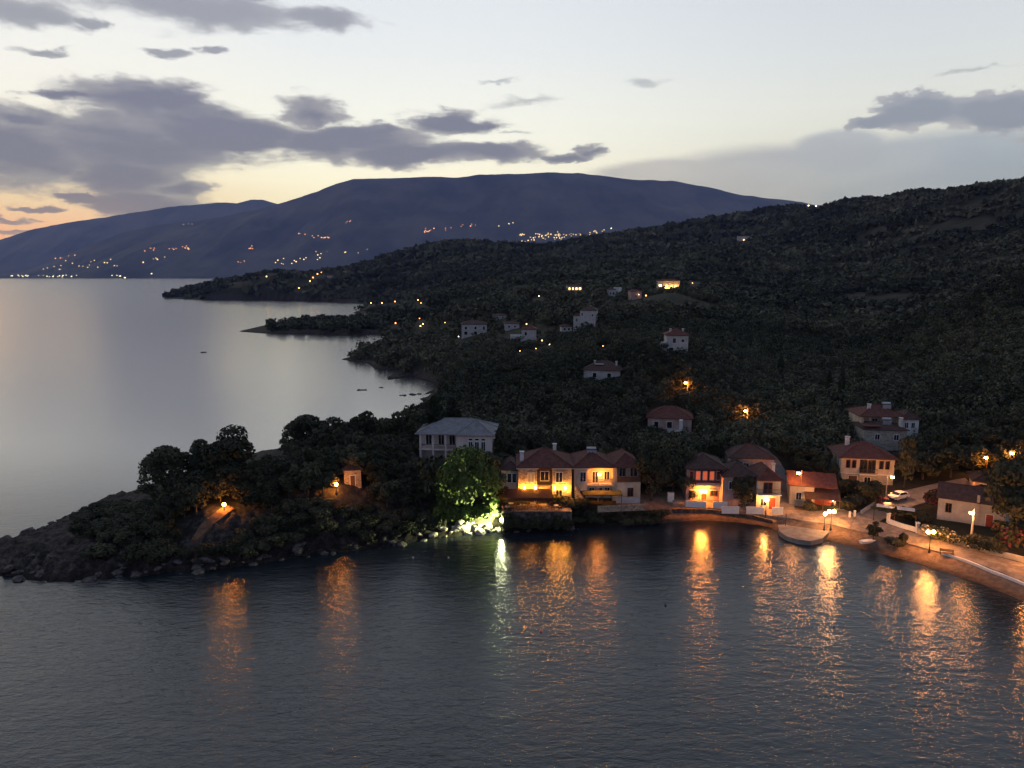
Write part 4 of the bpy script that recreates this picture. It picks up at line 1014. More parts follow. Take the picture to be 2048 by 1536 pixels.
roadlamp('tall concrete lamp post on the promenade before the low white house', 1934, 1024, 1940, 1100, em='warm', r=.2)
roadlamp('pole lamp at the right corner of the cream house above the cars', 1780, 953, 1771, 1000, em='warm')
roadlamp('yellow lamp among trees at the right edge of the village', 1967, 914, 1972, 950, polemat='wood')
roadlamp('small white strip lamp behind trees at the far right', 2020, 907, 2026, 930, polemat='wood', em='warm')
roadlamp('orange lamp on a pale post among trees above the long red roof', 1370, 765, 1375, 788)
roadlamp('orange lamp on a pale post right of the long red roof', 1489, 821, 1494, 846)
roadlamp('tall post lamp rising before the balcony of the white double house', 1198, 947, 1196, 1003, zbase=3.2)
# lamps of the hillside and the bays beyond
far = [(742,606,'first lamp from the left on the low point across the bay'),(764,606,'second lamp from the left on the low point across the bay'),(790,603,'third lamp from the left on the low point across the bay'),(836,600,'brightest lamp at the right end of the low point across the bay'),
 (842,606,'small lamp just below the brightest lamp on the low point'),(839,637,'yellow lamp above the small beach behind the wooded spit'),(841,652,'lit beach kiosk lamp behind the wooded spit'),(846,648,'second lit lamp beside the beach kiosk behind the spit'),(791,646,'reddish lamp reflected in the cove behind the spit'),(890,645,'dim red lamp left of the white arched house'),
 (533,553,'lone lamp on the left part of the cape'),(598,576,'lowest lamp of the row climbing the cape'),(620,562,'second lowest lamp of the row climbing the cape'),(626,555,'middle lamp of the row climbing the cape'),(635,548,'second highest lamp of the row climbing the cape'),(643,545,'highest lamp of the row climbing the cape'),
 (1005,632,'red lamp over a roof left of the terrace house'),(1053,648,'red lamp above the roof of the terrace house'),(1099,689,'small white lamp right of the terrace house'),(1084,681,'orange lit wall lamp right of the terrace house'),(1040,702,'small orange lamp in the trees below the terrace house'),(1072,697,'small pale lamp in the trees below the terrace house'),
 (1078,592,'small white lamp on the slope left of the orange windowed house'),(1206,692,'dim orange lamp in the trees below the tower house'),(1292,591,'slanted orange lamp below the floodlit villa'),(1617,411,'left of two white lamps on the skyline saddle'),(1632,412,'right of two white lamps on the skyline saddle'),(1385,566,'dim red lamp right of the floodlit villa'),(917,673,'tiny yellow lamp below the white arched house')]
proto = None
for i, (x_, y_, lb) in enumerate(far):
    g = on_ground(x_, y_+3); d = g.y
    r = max(.16, min(1.6, d*.00085)); 
    if 'tiny' in lb or 'small' in lb or 'dim' in lb: r *= .65
    p = aty(x_, y_, d-1.0); hgt = max(3.5, p.z-H(p.x, p.y))
    col = (1,.35,.12) if 'red' in lb else ((1,.85,.6) if 'white' in lb else (1,.43,.11))
    o = thing('street_lamp', lb, 'street lamp', (p.x, p.y, p.z-hgt), 0, 'distant lamps along the bays and slopes')
    MB().tube((0,0,-1),(0,0,hgt-r),.09,n=5).build('pole', M['pole'], o)
    MB().ball((0,0,hgt),r,1).build('globe', emat('distant_lamp', col, 11 if d < 700 else 7.5, d < 700), o)
    PROTECT.append((x_-6,y_-6,x_+6,y_+6,d-1)); avoid(p.x, p.y, 3+d*.004)

# ------------------------------------------------------------------ lights across the bay
def cluster(desc, n, x0, x1, ya, yb, jit, seed, em, rad=(6,10)):
    R = random.Random(seed)
    for i in range(n):
        f = R.random(); x_ = x0+(x1-x0)*f; y_ = ya+(yb-ya)*f+R.uniform(-jit, jit)
        p = on_mountain(x_, min(y_, 555.2)); r = R.uniform(*rad)
        o = link('distant_light', DL[em], None, p); o.scale = (r,)*3
        tag(o, 'tiny %s' % desc, 'light', 'lights of villages across the bay')
DL = {k: MB().ball((0,0,0),1,1).mesh('distant_light', emat('village_light_'+k, c, s_, False)) for k, c, s_ in (('orange',(1,.42,.18),2.2),('warm',(1,.68,.34),2.4),('white',(1,.9,.65),2.8))}
cluster('pale light along the far waterfront at the left', 26, 18, 168, 551, 553, 2.0, 1, 'white')
cluster('pale light on the far waterfront right of the harbour', 6, 222, 250, 550, 554, 1.5, 2, 'white')
cluster('orange light on the slope above the far harbour', 20, 85, 240, 532, 525, 9, 3, 'warm')
cluster('orange light in the line climbing above the far harbour', 6, 95, 160, 521, 508, 1.5, 30, 'orange')
cluster('orange light in the hillside hamlet at the left of the mountain', 18, 285, 385, 501, 495, 4, 4, 'orange')
cluster('orange light in the row below the left hamlet', 6, 285, 332, 525, 513, 2, 5, 'warm')
cluster('light in the small knot low on the mountain', 4, 470, 494, 527, 522, 1.5, 6, 'orange')
cluster('light in the lone group left of the cape hill', 6, 497, 517, 497, 491, 4, 7, 'orange')
cluster('orange light in the spread rows above the cape', 13, 545, 640, 524, 519, 6, 8, 'warm')
cluster('orange light in the upper rows above the cape', 12, 590, 665, 467, 479, 3, 9, 'orange')
cluster('faint light in the highest lone group on the mountain', 4, 688, 708, 446, 441, 2, 10, 'orange', (4,7))
cluster('light scattered above the cape hill', 8, 630, 762, 503, 505, 7, 11, 'warm', (5,8))
cluster('red light in the short cluster over the dark hill', 9, 848, 870, 461, 460, 4, 12, 'orange')
cluster('red light in the thin rising row over the dark hill', 13, 880, 955, 460, 448, 3, 13, 'orange', (5,8))
cluster('light right of the thin rising row', 4, 994, 1028, 452, 446, 2, 14, 'warm')
cluster('orange light in the large town on the ridge behind the hill', 48, 1038, 1118, 476, 472, 8, 15, 'warm', (6,9))
cluster('orange light in the right arm of the ridge town', 30, 1118, 1212, 474, 462, 5, 16, 'warm', (6,9))
cluster('lone light at the right end of the ridge town', 1, 1222, 1223, 456, 456, 1, 17, 'white')
cluster('lone white light low on the far shore', 2, 295, 338, 546, 553, 1, 18, 'white')
cluster('faint light high on the left shoulder of the mountain', 4, 355, 398, 452, 445, 2, 19, 'warm', (4,7))

# ------------------------------------------------------------------ vehicles, bench, boats
def car(label, p, rz, paint):
    o = thing('parked_car', label, 'car', p, rz, 'parked cars')
    # x = length (front at +x), y = width
    prof = [(-2.0,.35),(-2.05,.75),(-1.95,.98),(-1.75,1.0),(-1.45,1.40),(-.6,1.50),(.35,1.46),(1.05,1.02),(1.85,.86),(2.02,.66),(2.05,.38)]
    V = []; hw = lambda z: .84 if z < 1.0 else .84-.20*(z-1.0)/.5
    for s_ in (-1, 1): V += [(x, s_*hw(z), z) for x, z in prof]
    n = len(prof)
    fs = [tuple(range(n)), tuple(range(2*n-1, n-1, -1))]+[(i,(i+1)%n,n+(i+1)%n,n+i) for i in range(n)]
    me = MB().add(V, fs).mesh('body', M[paint]); body = link('body', me, o)
    bv = body.modifiers.new('soft', 'BEVEL'); bv.width = .06; bv.segments = 2
    def quad(nm, pts, mat):
        c = sum((Vector(p_) for p_ in pts), Vector())/4; nrm = (Vector(pts[1])-Vector(pts[0])).cross(Vector(pts[3])-Vector(pts[0])).normalized()
        if nrm.dot(c-Vector((0,0,.9))) < 0: nrm = -nrm
        a = [tuple(Vector(p_)+nrm*.025) for p_ in pts]; b_ = [tuple(Vector(p_)-nrm*.03) for p_ in pts]
        return MB().add(a+b_, [(0,1,2,3),(7,6,5,4),(0,4,5,1),(1,5,6,2),(2,6,7,3),(3,7,4,0)]).build(nm, M[mat], o)
    quad('windscreen', [(.98,-.72,1.06),(.98,.72,1.06),(.42,.62,1.42),(.42,-.62,1.42)], 'pane')
    quad('rear_window', [(-1.74,-.70,1.04),(-1.74,.70,1.04),(-1.48,.62,1.36),(-1.48,-.62,1.36)], 'pane')
    for s_ in (-1, 1):
        quad('side_window', [(-1.35,s_*.82,1.06),(-.35,s_*.82,1.06),(-.35,s_*.70,1.40),(-1.2,s_*.70,1.36)], 'pane')
        quad('side_window', [(-.27,s_*.82,1.06),(.80,s_*.82,1.06),(.32,s_*.70,1.38),(-.27,s_*.70,1.40)], 'pane')
        MB().box(1.93,2.06,s_*.62-.16,s_*.62+.16,.62,.76).build('headlight', M['metal'], o)
        MB().box(-2.08,-1.97,s_*.70-.10,s_*.70+.10,.70,.95).build('tail_light', M['carred'], o)
        MB().box(.72,.85,s_*.95-.1,s_*.95+.1,1.0,1.13).build('wing_mirror', M[paint], o)
        for xx in (-1.25, 1.28):
            wh = MB().tube((xx,s_*.70,.31),(xx,s_*.87,.31),.31,n=16).build('wheel', M['tyre'], o)
            MB().tube((xx,s_*.871,.31),(xx,s_*.885,.31),.19,n=10).build('rim', M['metal'], wh)
    MB().box(1.98,2.09,-.7,.7,.34,.52).build('front_bumper', M['tyre'], o); MB().box(-2.1,-2.0,-.7,.7,.34,.52).build('rear_bumper', M['tyre'], o)
    avoid(p.x, p.y, 3); return o
def road_z(p): p = Vector(p); p.z = max(H(p.x+dx, p.y+dy) for dx in (-1,0,1) for dy in (-1,0,1))+.13; return p
car('white hatchback parked on the road by the corner lamp pole', road_z(on_ground(1796,1002)), math.radians(205), 'carwhite')
car('dark-windowed red car parked just left of the white hatchback', road_z(on_ground(1767,1016)), math.radians(-98), 'carred')
PROTECT.append((1755,984,1812,1020,100+20))
sg = thing('road_sign', 'thin dark signpost standing before the white hatchback', 'sign', on_ground(1794,1034))
MB().tube((0,0,-.2),(0,0,3.6),.045,n=6).build('pole', M['pole'], sg); MB().tube((0,-.06,3.4),(0,-.03,3.4),.28,n=14).build('sign_plate', M['metal'], sg)
sg = thing('mast', 'thin dark mast on the edge of the quay', 'mast', atz(1571,1052,.8)); MB().tube((0,0,0),(0,0,2.3),.04,n=6).build('pole', M['pole'], sg)
g = on_ground(1893, 1113); g.z = max(g.z, H(g.x,g.y))+.12
bn = thing('park_bench', 'wooden bench on the promenade facing the water', 'bench', g, math.radians(-24))
mb = MB()
for i in range(4): mb.box(-1.0,1.0,-.30+i*.14,-.20+i*.14,.42,.46)
mb.build('seat', M['wood'], bn); mb = MB()
for i in range(3): mb.box(-1.0,1.0,.28,.32,.55+i*.15,.66+i*.15)
mb.build('backrest', M['wood'], bn)
for s_ in (-.85,.85): MB().box(s_-.04,s_+.04,-.28,-.2,0,.418).box(s_-.04,s_+.04,.322,.38,0,.95).box(s_-.04,s_+.04,-.28,.32,.36,.418).build('leg', M['rail'], bn)
def dinghy(name, label, p, rz, L, W, mat, group=None, cat='boat'):
    o = thing(name, label, cat, p, rz, group)
    V = []; n = 11
    for i in range(n):
        t = i/(n-1); hw = W/2*(math.sin(PI*(.18+.82*t))**.6 if t < .999 else .02); x = L*(.5-t)*-1
        V += [(x,-hw,.45),(x,-hw*.6,.05),(x,hw*.6,.05),(x,hw,.45)]
    fs = []
    for i in range(n-1):
        for j in range(3): fs.append((4*i+j,4*i+4+j,4*i+5+j,4*i+1+j))
    fs.append((0,1,2,3)); fs.append((4*n-4,4*n-3,4*n-2,4*n-1))
    h_ = MB().add(V, fs).build('hull', M[mat], o); sd_ = h_.modifiers.new('th','SOLIDIFY'); sd_.thickness = .05
    for x in (-L*.18, L*.15): MB().box(x-.12,x+.12,-W*.36,W*.36,.30,.34).build('thwart', M[mat], o)
    return o
g = on_ground(1736,1087); bt = dinghy('dinghy', 'small white dinghy pulled up on the beach right of the quay', g+Vector((0,0,.08)), math.radians(14), 3.0, 1.25, 'boat')
MB().box(-1.2,1.2,-.45,.45,.42,.46).build('cover', M['boat'], bt)
dinghy('rowing_boat', 'tiny dark boat alone on the open bay', atz(407,705,0)-Vector((0,0,.1)), .4, 3.2, 1.4, 'rail')
for x_, y_, lb, mt in ((1331,1211,'dark mooring buoy in the middle of the near bay','rail'),(1668,1253,'dark mooring buoy below the promenade lamps','rail'),(1082,1263,'red mooring buoy in the near bay','carred'),(826,1116,'small pale float near the floodlit shore','conc'),(897,1116,'pale float on the dark water right of the small float','conc'),(520,912,'small dark float beyond the headland','rail')):
    p = atz(x_, y_, 0); o = MB().lathe((0,0,-.12),[(.04,0),(.14,.06),(.17,.16),(.14,.26),(.05,.32),(.03,.42)],10).build('buoy', M[mt], None, p); tag(o, lb, 'buoy', 'floats in the bay')
def rocks(label, p, n, rx, ry, rad, mat, seed, group=None):
    R = random.Random(seed); mb = MB()
    for i in range(n): mb.ball((R.uniform(-rx,rx),R.uniform(-ry,ry),R.uniform(-.1,.1)), R.uniform(.6,1)*rad, 2, (1.3,1,.55), .16, R)
    o = mb.build('rock', M[mat], None, p); tag(o, label, 'rock', group); return o
for x0, x1, y_, lb, sd_ in ((712,734,780,'low dark rock left of the others in the inlet',1),(759,766,775,'smallest dark rock in the inlet',2),(797,815,791,'dark rock nearest the shore on the left in the inlet',3),(820,848,789,'longest dark rock joined to the inlet shore',4),(640,652,673,'flat dark rock off the wooded spit',5),(712,724,681,'flat rock off the spit to the right',6)):
    p = atz((x0+x1)/2, y_, 0); w_ = (x1-x0)/ppm(p)/2; rocks(lb, p, 7, w_*.75, 1.2, max(.5,w_*.3), 'rock', sd_, 'rocks awash in the bays')
# boulders along the headland shore
R = random.Random(11); nb = 0; bmesh_pool = {}
for k in ('rock', 'rock_pale'):
    bmesh_pool[k] = [MB().ball((0,0,0),1,2,(1.35,1,.6),.26,random.Random(40+i)).mesh('boulder', M[k]) for i in range(5)]
segs = [i for i in range(len(coast_px)-1) if 15 <= i <= 46]
cum = [(coast[i+1]-coast[i]).length for i in segs]
while nb < 150:
    i = R.choices(segs, cum)[0]; q = coast[i].lerp(coast[i+1], R.random())
    dx, dy = R.gauss(0, 1.6), abs(R.gauss(0, 2.2))-.7
    x_, y_ = q.x+dx, q.y+(dy if i < 36 else -dy); s_ = sdist(np.array([x_]), np.array([y_]))[0]
    if s_ < -1.3 or y_ > 160: continue
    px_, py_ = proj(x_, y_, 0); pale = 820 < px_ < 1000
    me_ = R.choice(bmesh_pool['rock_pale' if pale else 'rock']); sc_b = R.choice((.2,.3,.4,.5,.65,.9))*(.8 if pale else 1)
    o = link('boulder', me_, None, (x_, y_, max(H(x_, y_), -.1)+.1*sc_b)); o.rotation_euler = (R.uniform(-.3,.3), R.uniform(-.3,.3), R.uniform(0,6)); o.scale = (sc_b,)*3
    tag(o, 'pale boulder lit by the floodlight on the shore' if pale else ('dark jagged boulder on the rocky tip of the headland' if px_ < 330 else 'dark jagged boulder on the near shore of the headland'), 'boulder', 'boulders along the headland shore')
    nb += 1
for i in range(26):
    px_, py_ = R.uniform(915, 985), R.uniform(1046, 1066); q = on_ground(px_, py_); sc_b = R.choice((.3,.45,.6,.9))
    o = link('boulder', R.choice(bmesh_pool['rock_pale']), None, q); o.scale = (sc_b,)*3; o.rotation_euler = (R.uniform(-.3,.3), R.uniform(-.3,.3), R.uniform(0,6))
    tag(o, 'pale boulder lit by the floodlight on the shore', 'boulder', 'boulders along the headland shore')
# ------------------------------------------------------------------ vegetation
def leaf_mat(name, lo, hi, rnd='obj', flower=None):
    m, t, b = new_mat(name)
    if rnd == 'obj': f = t.n('ShaderNodeObjectInfo').outputs['Random']
    else: f = t.n('ShaderNodeAttribute', attribute_name='tint').outputs['Fac']
    g = t.n('ShaderNodeNewGeometry').outputs['Random Per Island']
    c = t.mix(f, lo, hi); c = t.mix(t.m('MULTIPLY', g, .7), c, t.mix(1.0, c, (2.0,1.9,1.7), 'MULTIPLY'))
    if flower: c = t.mix(t.m('GREATER_THAN', g, flower[0]), c, flower[1])
    t.l(c, b.inputs['Base Color']); b.inputs['Roughness'].default_value = .75; b.inputs['Specular IOR Level'].default_value = .15
    return m
L_BROAD = leaf_mat('broad_leaves', (.022,.025,.014), (.050,.052,.030))
L_PINE = leaf_mat('pine_needles', (.012,.018,.010), (.024,.034,.018))
L_SHRUB = leaf_mat('shrub_leaves', (.020,.024,.013), (.055,.055,.032))
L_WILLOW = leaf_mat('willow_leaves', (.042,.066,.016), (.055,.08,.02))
L_MASS = leaf_mat('wood_leaves', (.019,.024,.014), (.088,.088,.055), 'tint')
L_PINK = leaf_mat('pink_oleander', (.03,.035,.016), (.04,.045,.02), flower=(.72,(.15,.042,.055)))
L_RED = leaf_mat('bougainvillea', (.03,.03,.014), (.04,.036,.02), flower=(.6,(.13,.024,.03)))
L_WHITE = leaf_mat('white_oleander', (.03,.04,.016), (.04,.05,.02), flower=(.68,(.42,.36,.30)))
BARK = nmat('tree_bark', (.05,.04,.032), (.10,.085,.07), 4, .9, .03)
def leaf_quads(C, Nn, S, rs):
    """leaf-clump quads at centres C facing roughly Nn, half size S"""
    n = len(C); r = rs.normal(size=(n,3)); Nn = Nn+.75*r/np.linalg.norm(r, axis=1, keepdims=True)
    Nn /= np.linalg.norm(Nn, axis=1, keepdims=True)
    a = np.cross(Nn, rs.normal(size=(n,3))); a /= np.linalg.norm(a, axis=1, keepdims=True); b_ = np.cross(Nn, a)
    a = a*S[:,None]; b_ = b_*S[:,None]*.75
    V = np.stack([C-a-b_*.4, C-a*.1+b_, C+a+b_*.3, C+a*.2-b_], 1).reshape(-1,3)
    return V, np.arange(n*4).reshape(n,4)
def crown_pts(lobes, n, rs, lo=.55):
    L = np.array(lobes, float); w_ = (L[:,3]*L[:,5])**1.0; k = rs.choice(len(L), n, p=w_/w_.sum())
    d = rs.normal(size=(n,3)); d /= np.linalg.norm(d, axis=1, keepdims=True); d[:,2] = np.where(d[:,2] < -.5, -d[:,2], d[:,2])
    rad = lo+(1.08-lo)*rs.random(n)**.5
    C = L[k,:3]+d*L[k,3:6]*rad[:,None]
    return C, d
def make_lobes(kind, rs):
    if kind == 'broad':
        lb = [(0,0,.50,.27,.27,.32)]
        for i in range(10):
            a = i*.9+rs.random()*.8; r = .14+.24*rs.random(); lb.append((r*math.cos(a), r*math.sin(a), .26+.62*rs.random(), .11+.12*rs.random(), .11+.12*rs.random(), .09+.10*rs.random()))
        return lb
    if kind == 'tall':
        lb = []
        for i in range(9):
            a = i*2.4; z = .28+.66*i/8; r = .16*(1-abs(z-.55)); lb.append((r*math.cos(a), r*math.sin(a), z, .26-.14*abs(z-.5), .26-.14*abs(z-.5), .13))
        return lb
    if kind == 'pine':
        lb = []
        for i in range(10):
            a = i*2.4; z = .45+.5*i/9; r = .30*(1.05-z); lb.append((r*1.2*math.cos(a), r*1.2*math.sin(a), z, .26*(1.2-z), .26*(1.2-z), .05))
        return lb
    if kind == 'cypress': return [(0,0,.12+.085*i,.40*math.sin(PI*(.14+.086*i))**.8+.04,.40*math.sin(PI*(.14+.086*i))**.8+.04,.09) for i in range(10)]
    if kind == 'shrub':
        lb = [(0,0,.40,.36,.36,.36)]
        for i in range(6):
            a = i*1.05+rs.random(); lb.append((.26*math.cos(a), .26*math.sin(a), .28+.32*rs.random(), .20,.20,.20))
        return lb
    if kind == 'weep':
        lb = [(0,0,.62,.36,.36,.30)]
        for i in range(9):
            a = i*.7; lb.append((.36*math.cos(a), .36*math.sin(a), .34+.2*rs.random(), .14,.14,.26))
        return lb
def crown_mesh(kind, n, leaf, mat, seed):
    rs = np.random.default_rng(seed); C, d = crown_pts(make_lobes(kind, rs), n, rs)
    V, Q = leaf_quads(C, d, leaf*(.55+.8*rs.random(n)), rs)
    return np_mesh('crown', V, Q, mat)
def trunk_mesh(seed, h=.55, r=.035, lean=0):
    R_ = random.Random(seed); mb = MB(); p = Vector((0,0,-.06)); 
    for i in range(3):
        q = p+Vector((R_.uniform(-.03,.03)+lean, R_.uniform(-.03,.03), h/3+.02)); mb.tube(p, q, r*(1-.22*i), r*(1-.22*(i+1)), 7); p = q
    for i in range(5):
        a = i*1.26+R_.random(); mb.tube(p-Vector((0,0,R_.uniform(0,.16))), p+Vector((.24*math.cos(a), .24*math.sin(a), R_.uniform(.06,.26))), r*.36, r*.12, 5)
    return mb.mesh('trunk', BARK)
TK = {'big': [(crown_mesh('broad', 4800, .026, L_BROAD, 150+i), trunk_mesh(10+i)) for i in range(2)], 'broad': [(crown_mesh('broad', 1500, .044, L_BROAD, 100+i), trunk_mesh(i)) for i in range(5)],
      'tall': [(crown_mesh('tall', 1500, .042, L_BROAD, 200+i), trunk_mesh(20+i)) for i in range(2)],
      'pine': [(crown_mesh('pine', 1500, .042, L_PINE, 300+i), trunk_mesh(30+i, .8)) for i in range(2)],
      'cypress': [(crown_mesh('cypress', 800, .07, L_PINE, 400), trunk_mesh(41, .4))],
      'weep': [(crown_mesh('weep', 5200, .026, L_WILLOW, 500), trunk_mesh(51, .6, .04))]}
SHR = [crown_mesh('shrub', 900, .055, L_SHRUB, 600+i) for i in range(4)]
for i_, m_ in enumerate(SHR): m_.name = 'shrub'
roads = np.array(ROADS); avo = np.array(AVOID)
def clear(x, y, pad=0, proj_box=None):
    if np.min((roads[:,0]-x)**2+(roads[:,1]-y)**2) < (1.6+pad)**2: return False
    return not np.any((avo[:,0]-x)**2+(avo[:,1]-y)**2 < (avo[:,2]+pad*.5)**2)
def hides(x, y, z, w_, h_):
    d = y*CP-(z-CAMH)*SP; s_ = F/d; px_, py_ = proj(x, y, z); x0, x1, y0, y1 = px_-w_*s_*.42, px_+w_*s_*.42, py_-h_*s_, py_
    for (a, b_, c, e, Y) in PROTECT:
        if y < Y+.5 and x0 < c and x1 > a and y0 < e and y1 > b_: return True
    return False
TREES = []; NT_, NS_ = 0, 0
def tree(kind, x, y, w_, h_, label, group, rz=None, z=None, name='tree', cat='tree'):
    global NT_
    cm, tm = random.choice(TK[kind]); z = H(x, y) if z is None else z
    o = thing(name, label, cat, (x, y, z-.1), random.uniform(0, 6) if rz is None else rz, group)
    o.scale = (w_, w_*random.uniform(.9,1.1), h_)
    link('trunk', tm, o); link('crown', cm, o); TREES.append((x, y, w_*.4)); NT_ += 1
    return o
def shrub(x, y, w_, h_, label, group, mat=None, name='shrub', cat='shrub', z=None):
    global NS_
    me_ = random.choice(SHR)
    if mat:
        me_ = me_.copy(); me_.materials.clear(); me_.materials.append(mat)
    o = link(name, me_, None, (x, y, (H(x, y) if z is None else z)-.1)); o.scale = (w_, w_, h_); o.rotation_euler.z = random.uniform(0, 6)
    tag(o, label, cat, group); TREES.append((x, y, w_*.35)); NS_ += 1
    return o
def tree_px(kind, px, by, ty, wpx, label, group='trees of the headland and village', **kw):
    g = on_ground(px, by); s_ = ppm(g); h_ = (by-ty)/s_*1.06; return tree(kind, g.x, g.y, wpx/s_*1.12, h_, label, group, **kw)
# trees one can point at
tree_px('big', 346, 1004, 893, 118, 'leftmost full dark tree standing against the water on the headland')
tree_px('big', 447, 985, 866, 138, 'broad dark tree against the water, second from the headland tip')
tree_px('big', 420, 978, 884, 84, 'smaller tree crowded behind the broad dark tree on the headland')
tree_px('big', 622, 918, 832, 108, 'ragged tall tree standing against the sea in the middle of the headland')
tree_px('broad', 690, 912, 836, 70, 'rounded tree in the row behind the headland, left of the middle')
tree_px('broad', 730, 905, 829, 66, 'rounded tree in the row behind the headland, in the middle')
tree_px('broad', 770, 900, 826, 66, 'rounded tree in the row behind the headland, right of the middle')
tree_px('broad', 808, 898, 823, 60, 'last rounded tree in the row before the grey-roofed villa')
tree_px('broad', 660, 930, 855, 70, 'low dark tree right of the ragged tall tree')
tree_px('pine', 868, 905, 797, 76, 'dark layered pine behind the grey-roofed villa')
tree_px('pine', 905, 880, 800, 60, 'second dark pine right of the layered pine')
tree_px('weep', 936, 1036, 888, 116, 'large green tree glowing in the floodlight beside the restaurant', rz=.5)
tree_px('broad', 878, 1010, 895, 92, 'dark tree left of the floodlit green tree')
tree_px('big', 982, 1000, 905, 62, 'dark tree between the villa and the restaurant')
tree_px('tall', 1000, 930, 868, 42, 'slim tree right of the grey-roofed villa')
tree_px('broad', 705, 958, 895, 62, 'tree with reddish lit crown above the stone hut')
tree_px('big', 1482, 1024, 952, 56, 'bushy green tree before the hipped house')
tree_px('big', 1733, 1006, 962, 62, 'round dark tree before the cream house')
tree_px('broad', 1746, 1082, 1046, 30, 'small bushy tree alone on the beach edge')
tree_px('big', 2030, 1085, 930, 120, 'large dark tree filling the right edge of the village')
tree_px('broad', 1998, 1010, 930, 70, 'dark tree behind the low white house roof')
tree_px('tall', 1808, 975, 880, 46, 'tall dark tree right of the cream house')
tree_px('broad', 1845, 960, 895, 70, 'olive tree right of the cream house above the road')
tree_px('broad', 1900, 955, 890, 76, 'olive tree lit from behind by the yellow lamp')
tree_px('broad', 1995, 948, 905, 50, 'yellow-lit tree beside the yellow lamp')
for px_, b_, t_, lb in ((1655,806,742,'left of two slim cypresses on the hillside'),(1681,804,738,'right of two slim cypresses on the hillside'),(1716,790,735,'lone cypress right of the two slim ones on the hillside'),(1560,760,712,'lone cypress left of the two slim ones on the hillside')): tree_px('cypress', px_, b_, t_, 13, lb, 'slim cypresses on the hillside', name='cypress_tree')
for px_, b_, t_, w_, lb in ((1302,1000,898,84,'dark tree right of the white double house'),(1346,985,892,80,'dark tree left of the red galleried house'),(1322,960,874,80,'dark tree behind the gap between the waterfront houses'),(1655,975,926,56,'scrubby tree behind the garage house roof'),(1640,950,900,64,'tree on the bank above the garage house')): tree_px('big', px_, b_, t_, w_, lb)
def shrub_px(px, by, ty, wpx, label, group, **kw):
    g = on_ground(px, by); s_ = ppm(g); return shrub(g.x, g.y, wpx/s_*1.15, (by-ty)/s_*1.15, label, group, **kw)
G = 'garden bushes of the village'
for i_, xx in enumerate((-7.0,-5.2,-3.4,-1.6,.2,2.0,3.8)): shrub(RX+xx, RY-5.9, 2.6, 2.7+.5*(i_%2), 'dense dark hedge bush in the row below the restaurant terrace', 'hedge below the restaurant terrace', z=max(.4, H(RX+xx, RY-5.9)))
shrub_px(1872, 1020, 972, 46, 'red flowering bougainvillea heaped at the left end of the low white house', G, mat=L_RED, name='bougainvillea', cat='bush')
shrub_px(1868, 1078, 1048, 50, 'white flowering bush behind the twin globe lamp', G, mat=L_WHITE, name='oleander_bush', cat='bush')
shrub_px(1900, 1088, 1058, 40, 'white flowering bush left of the tall concrete lamp post', G, mat=L_WHITE, name='oleander_bush', cat='bush')
tree_px('broad', 1962, 1012, 962, 54, 'dark bushy tree standing before the low white house roof')
shrub_px(1952, 1104, 1062, 48, 'dark hedge bush right of the tall concrete lamp post', G)
shrub_px(1985, 1110, 1072, 44, 'green bush behind the promenade wall', G)
shrub_px(2015, 1100, 1035, 60, 'pink flowering oleander before the large dark tree', G, mat=L_PINK, name='oleander_bush', cat='bush')
shrub_px(2046, 1105, 1040, 50, 'pink flowering oleander at the very right edge', G, mat=L_PINK, name='oleander_bush', cat='bush')
shrub_px(1838, 1044, 1018, 46, 'dark bush beside the road above the canopy', G)
shrub_px(1815, 1036, 1014, 40, 'dark bush between the road and the canopy', G)
shrub_px(1790, 1093, 1074, 40, 'low dark clump on the beach edge left of the promenade lamp', G)
shrub_px(1806, 1088, 1060, 16, 'thin leaning bush on the beach edge', G)
shrub_px(1620, 1024, 1000, 26, 'small bush before the garage', G)
shrub_px(1128, 1024, 990, 62, 'dark round bush beside the restaurant terrace', G)
shrub_px(1112, 1016, 985, 40, 'flame-lit bush at the right end of the awning', G)
shrub_px(1158, 1020, 992, 40, 'dark bush at the foot of the outside stair', G)
shrub_px(1020, 1050, 1012, 46, 'dark hedge bush left of the terrace', G)
shrub_px(1460, 1008, 975, 30, 'climbing plant between the galleried house and the hipped house', G, mat=L_PINK)
shrub_px(1380, 1005, 975, 20, 'climbing plant at the left corner of the galleried house', G)
shrub_px(1690, 1020, 996, 36, 'garden bush at the corner of the square', G); shrub_px(1710, 1012, 985, 40, 'garden bush below the cream house', G)
for x0, x1, y_, n_s in ((1045,1340,1032,16),(1060,1330,1044,12)):
    for i in range(n_s):
        px_ = x0+(x1-x0)*(i+random.random()*.7)/n_s; shrub_px(px_, y_+random.uniform(-3,5), y_-random.uniform(9,18), random.uniform(20,36), 'low dark scrub on the bank above the water before the waterfront houses', 'scrub on the waterfront bank')
# the headland's cover of trees and scrub
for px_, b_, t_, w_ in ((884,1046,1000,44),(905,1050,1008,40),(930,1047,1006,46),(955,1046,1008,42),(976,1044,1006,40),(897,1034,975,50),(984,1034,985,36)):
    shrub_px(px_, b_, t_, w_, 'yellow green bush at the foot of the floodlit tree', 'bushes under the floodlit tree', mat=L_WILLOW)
PROTECT += [(425,992,478,1028,118),(396,1034,440,1078,114),(655,952,702,992,118),(985,1030,1000,1070,118)]
R = random.Random(3); cand = []
for i in range(5200):
    Y = R.uniform(95, 178); X = R.uniform(-78, 8); cand.append((X, Y))
s_ = sdist(np.array([c[0] for c in cand]), np.array([c[1] for c in cand]))
tips = {0: 'dark evergreen tree in the dense wood covering the headland', 1: 'dark tree in the wood behind the headland villa'}
ok = sorted([(Y, X, d) for (X, Y), d in zip(cand, s_) if d > 1.6])
grid = []
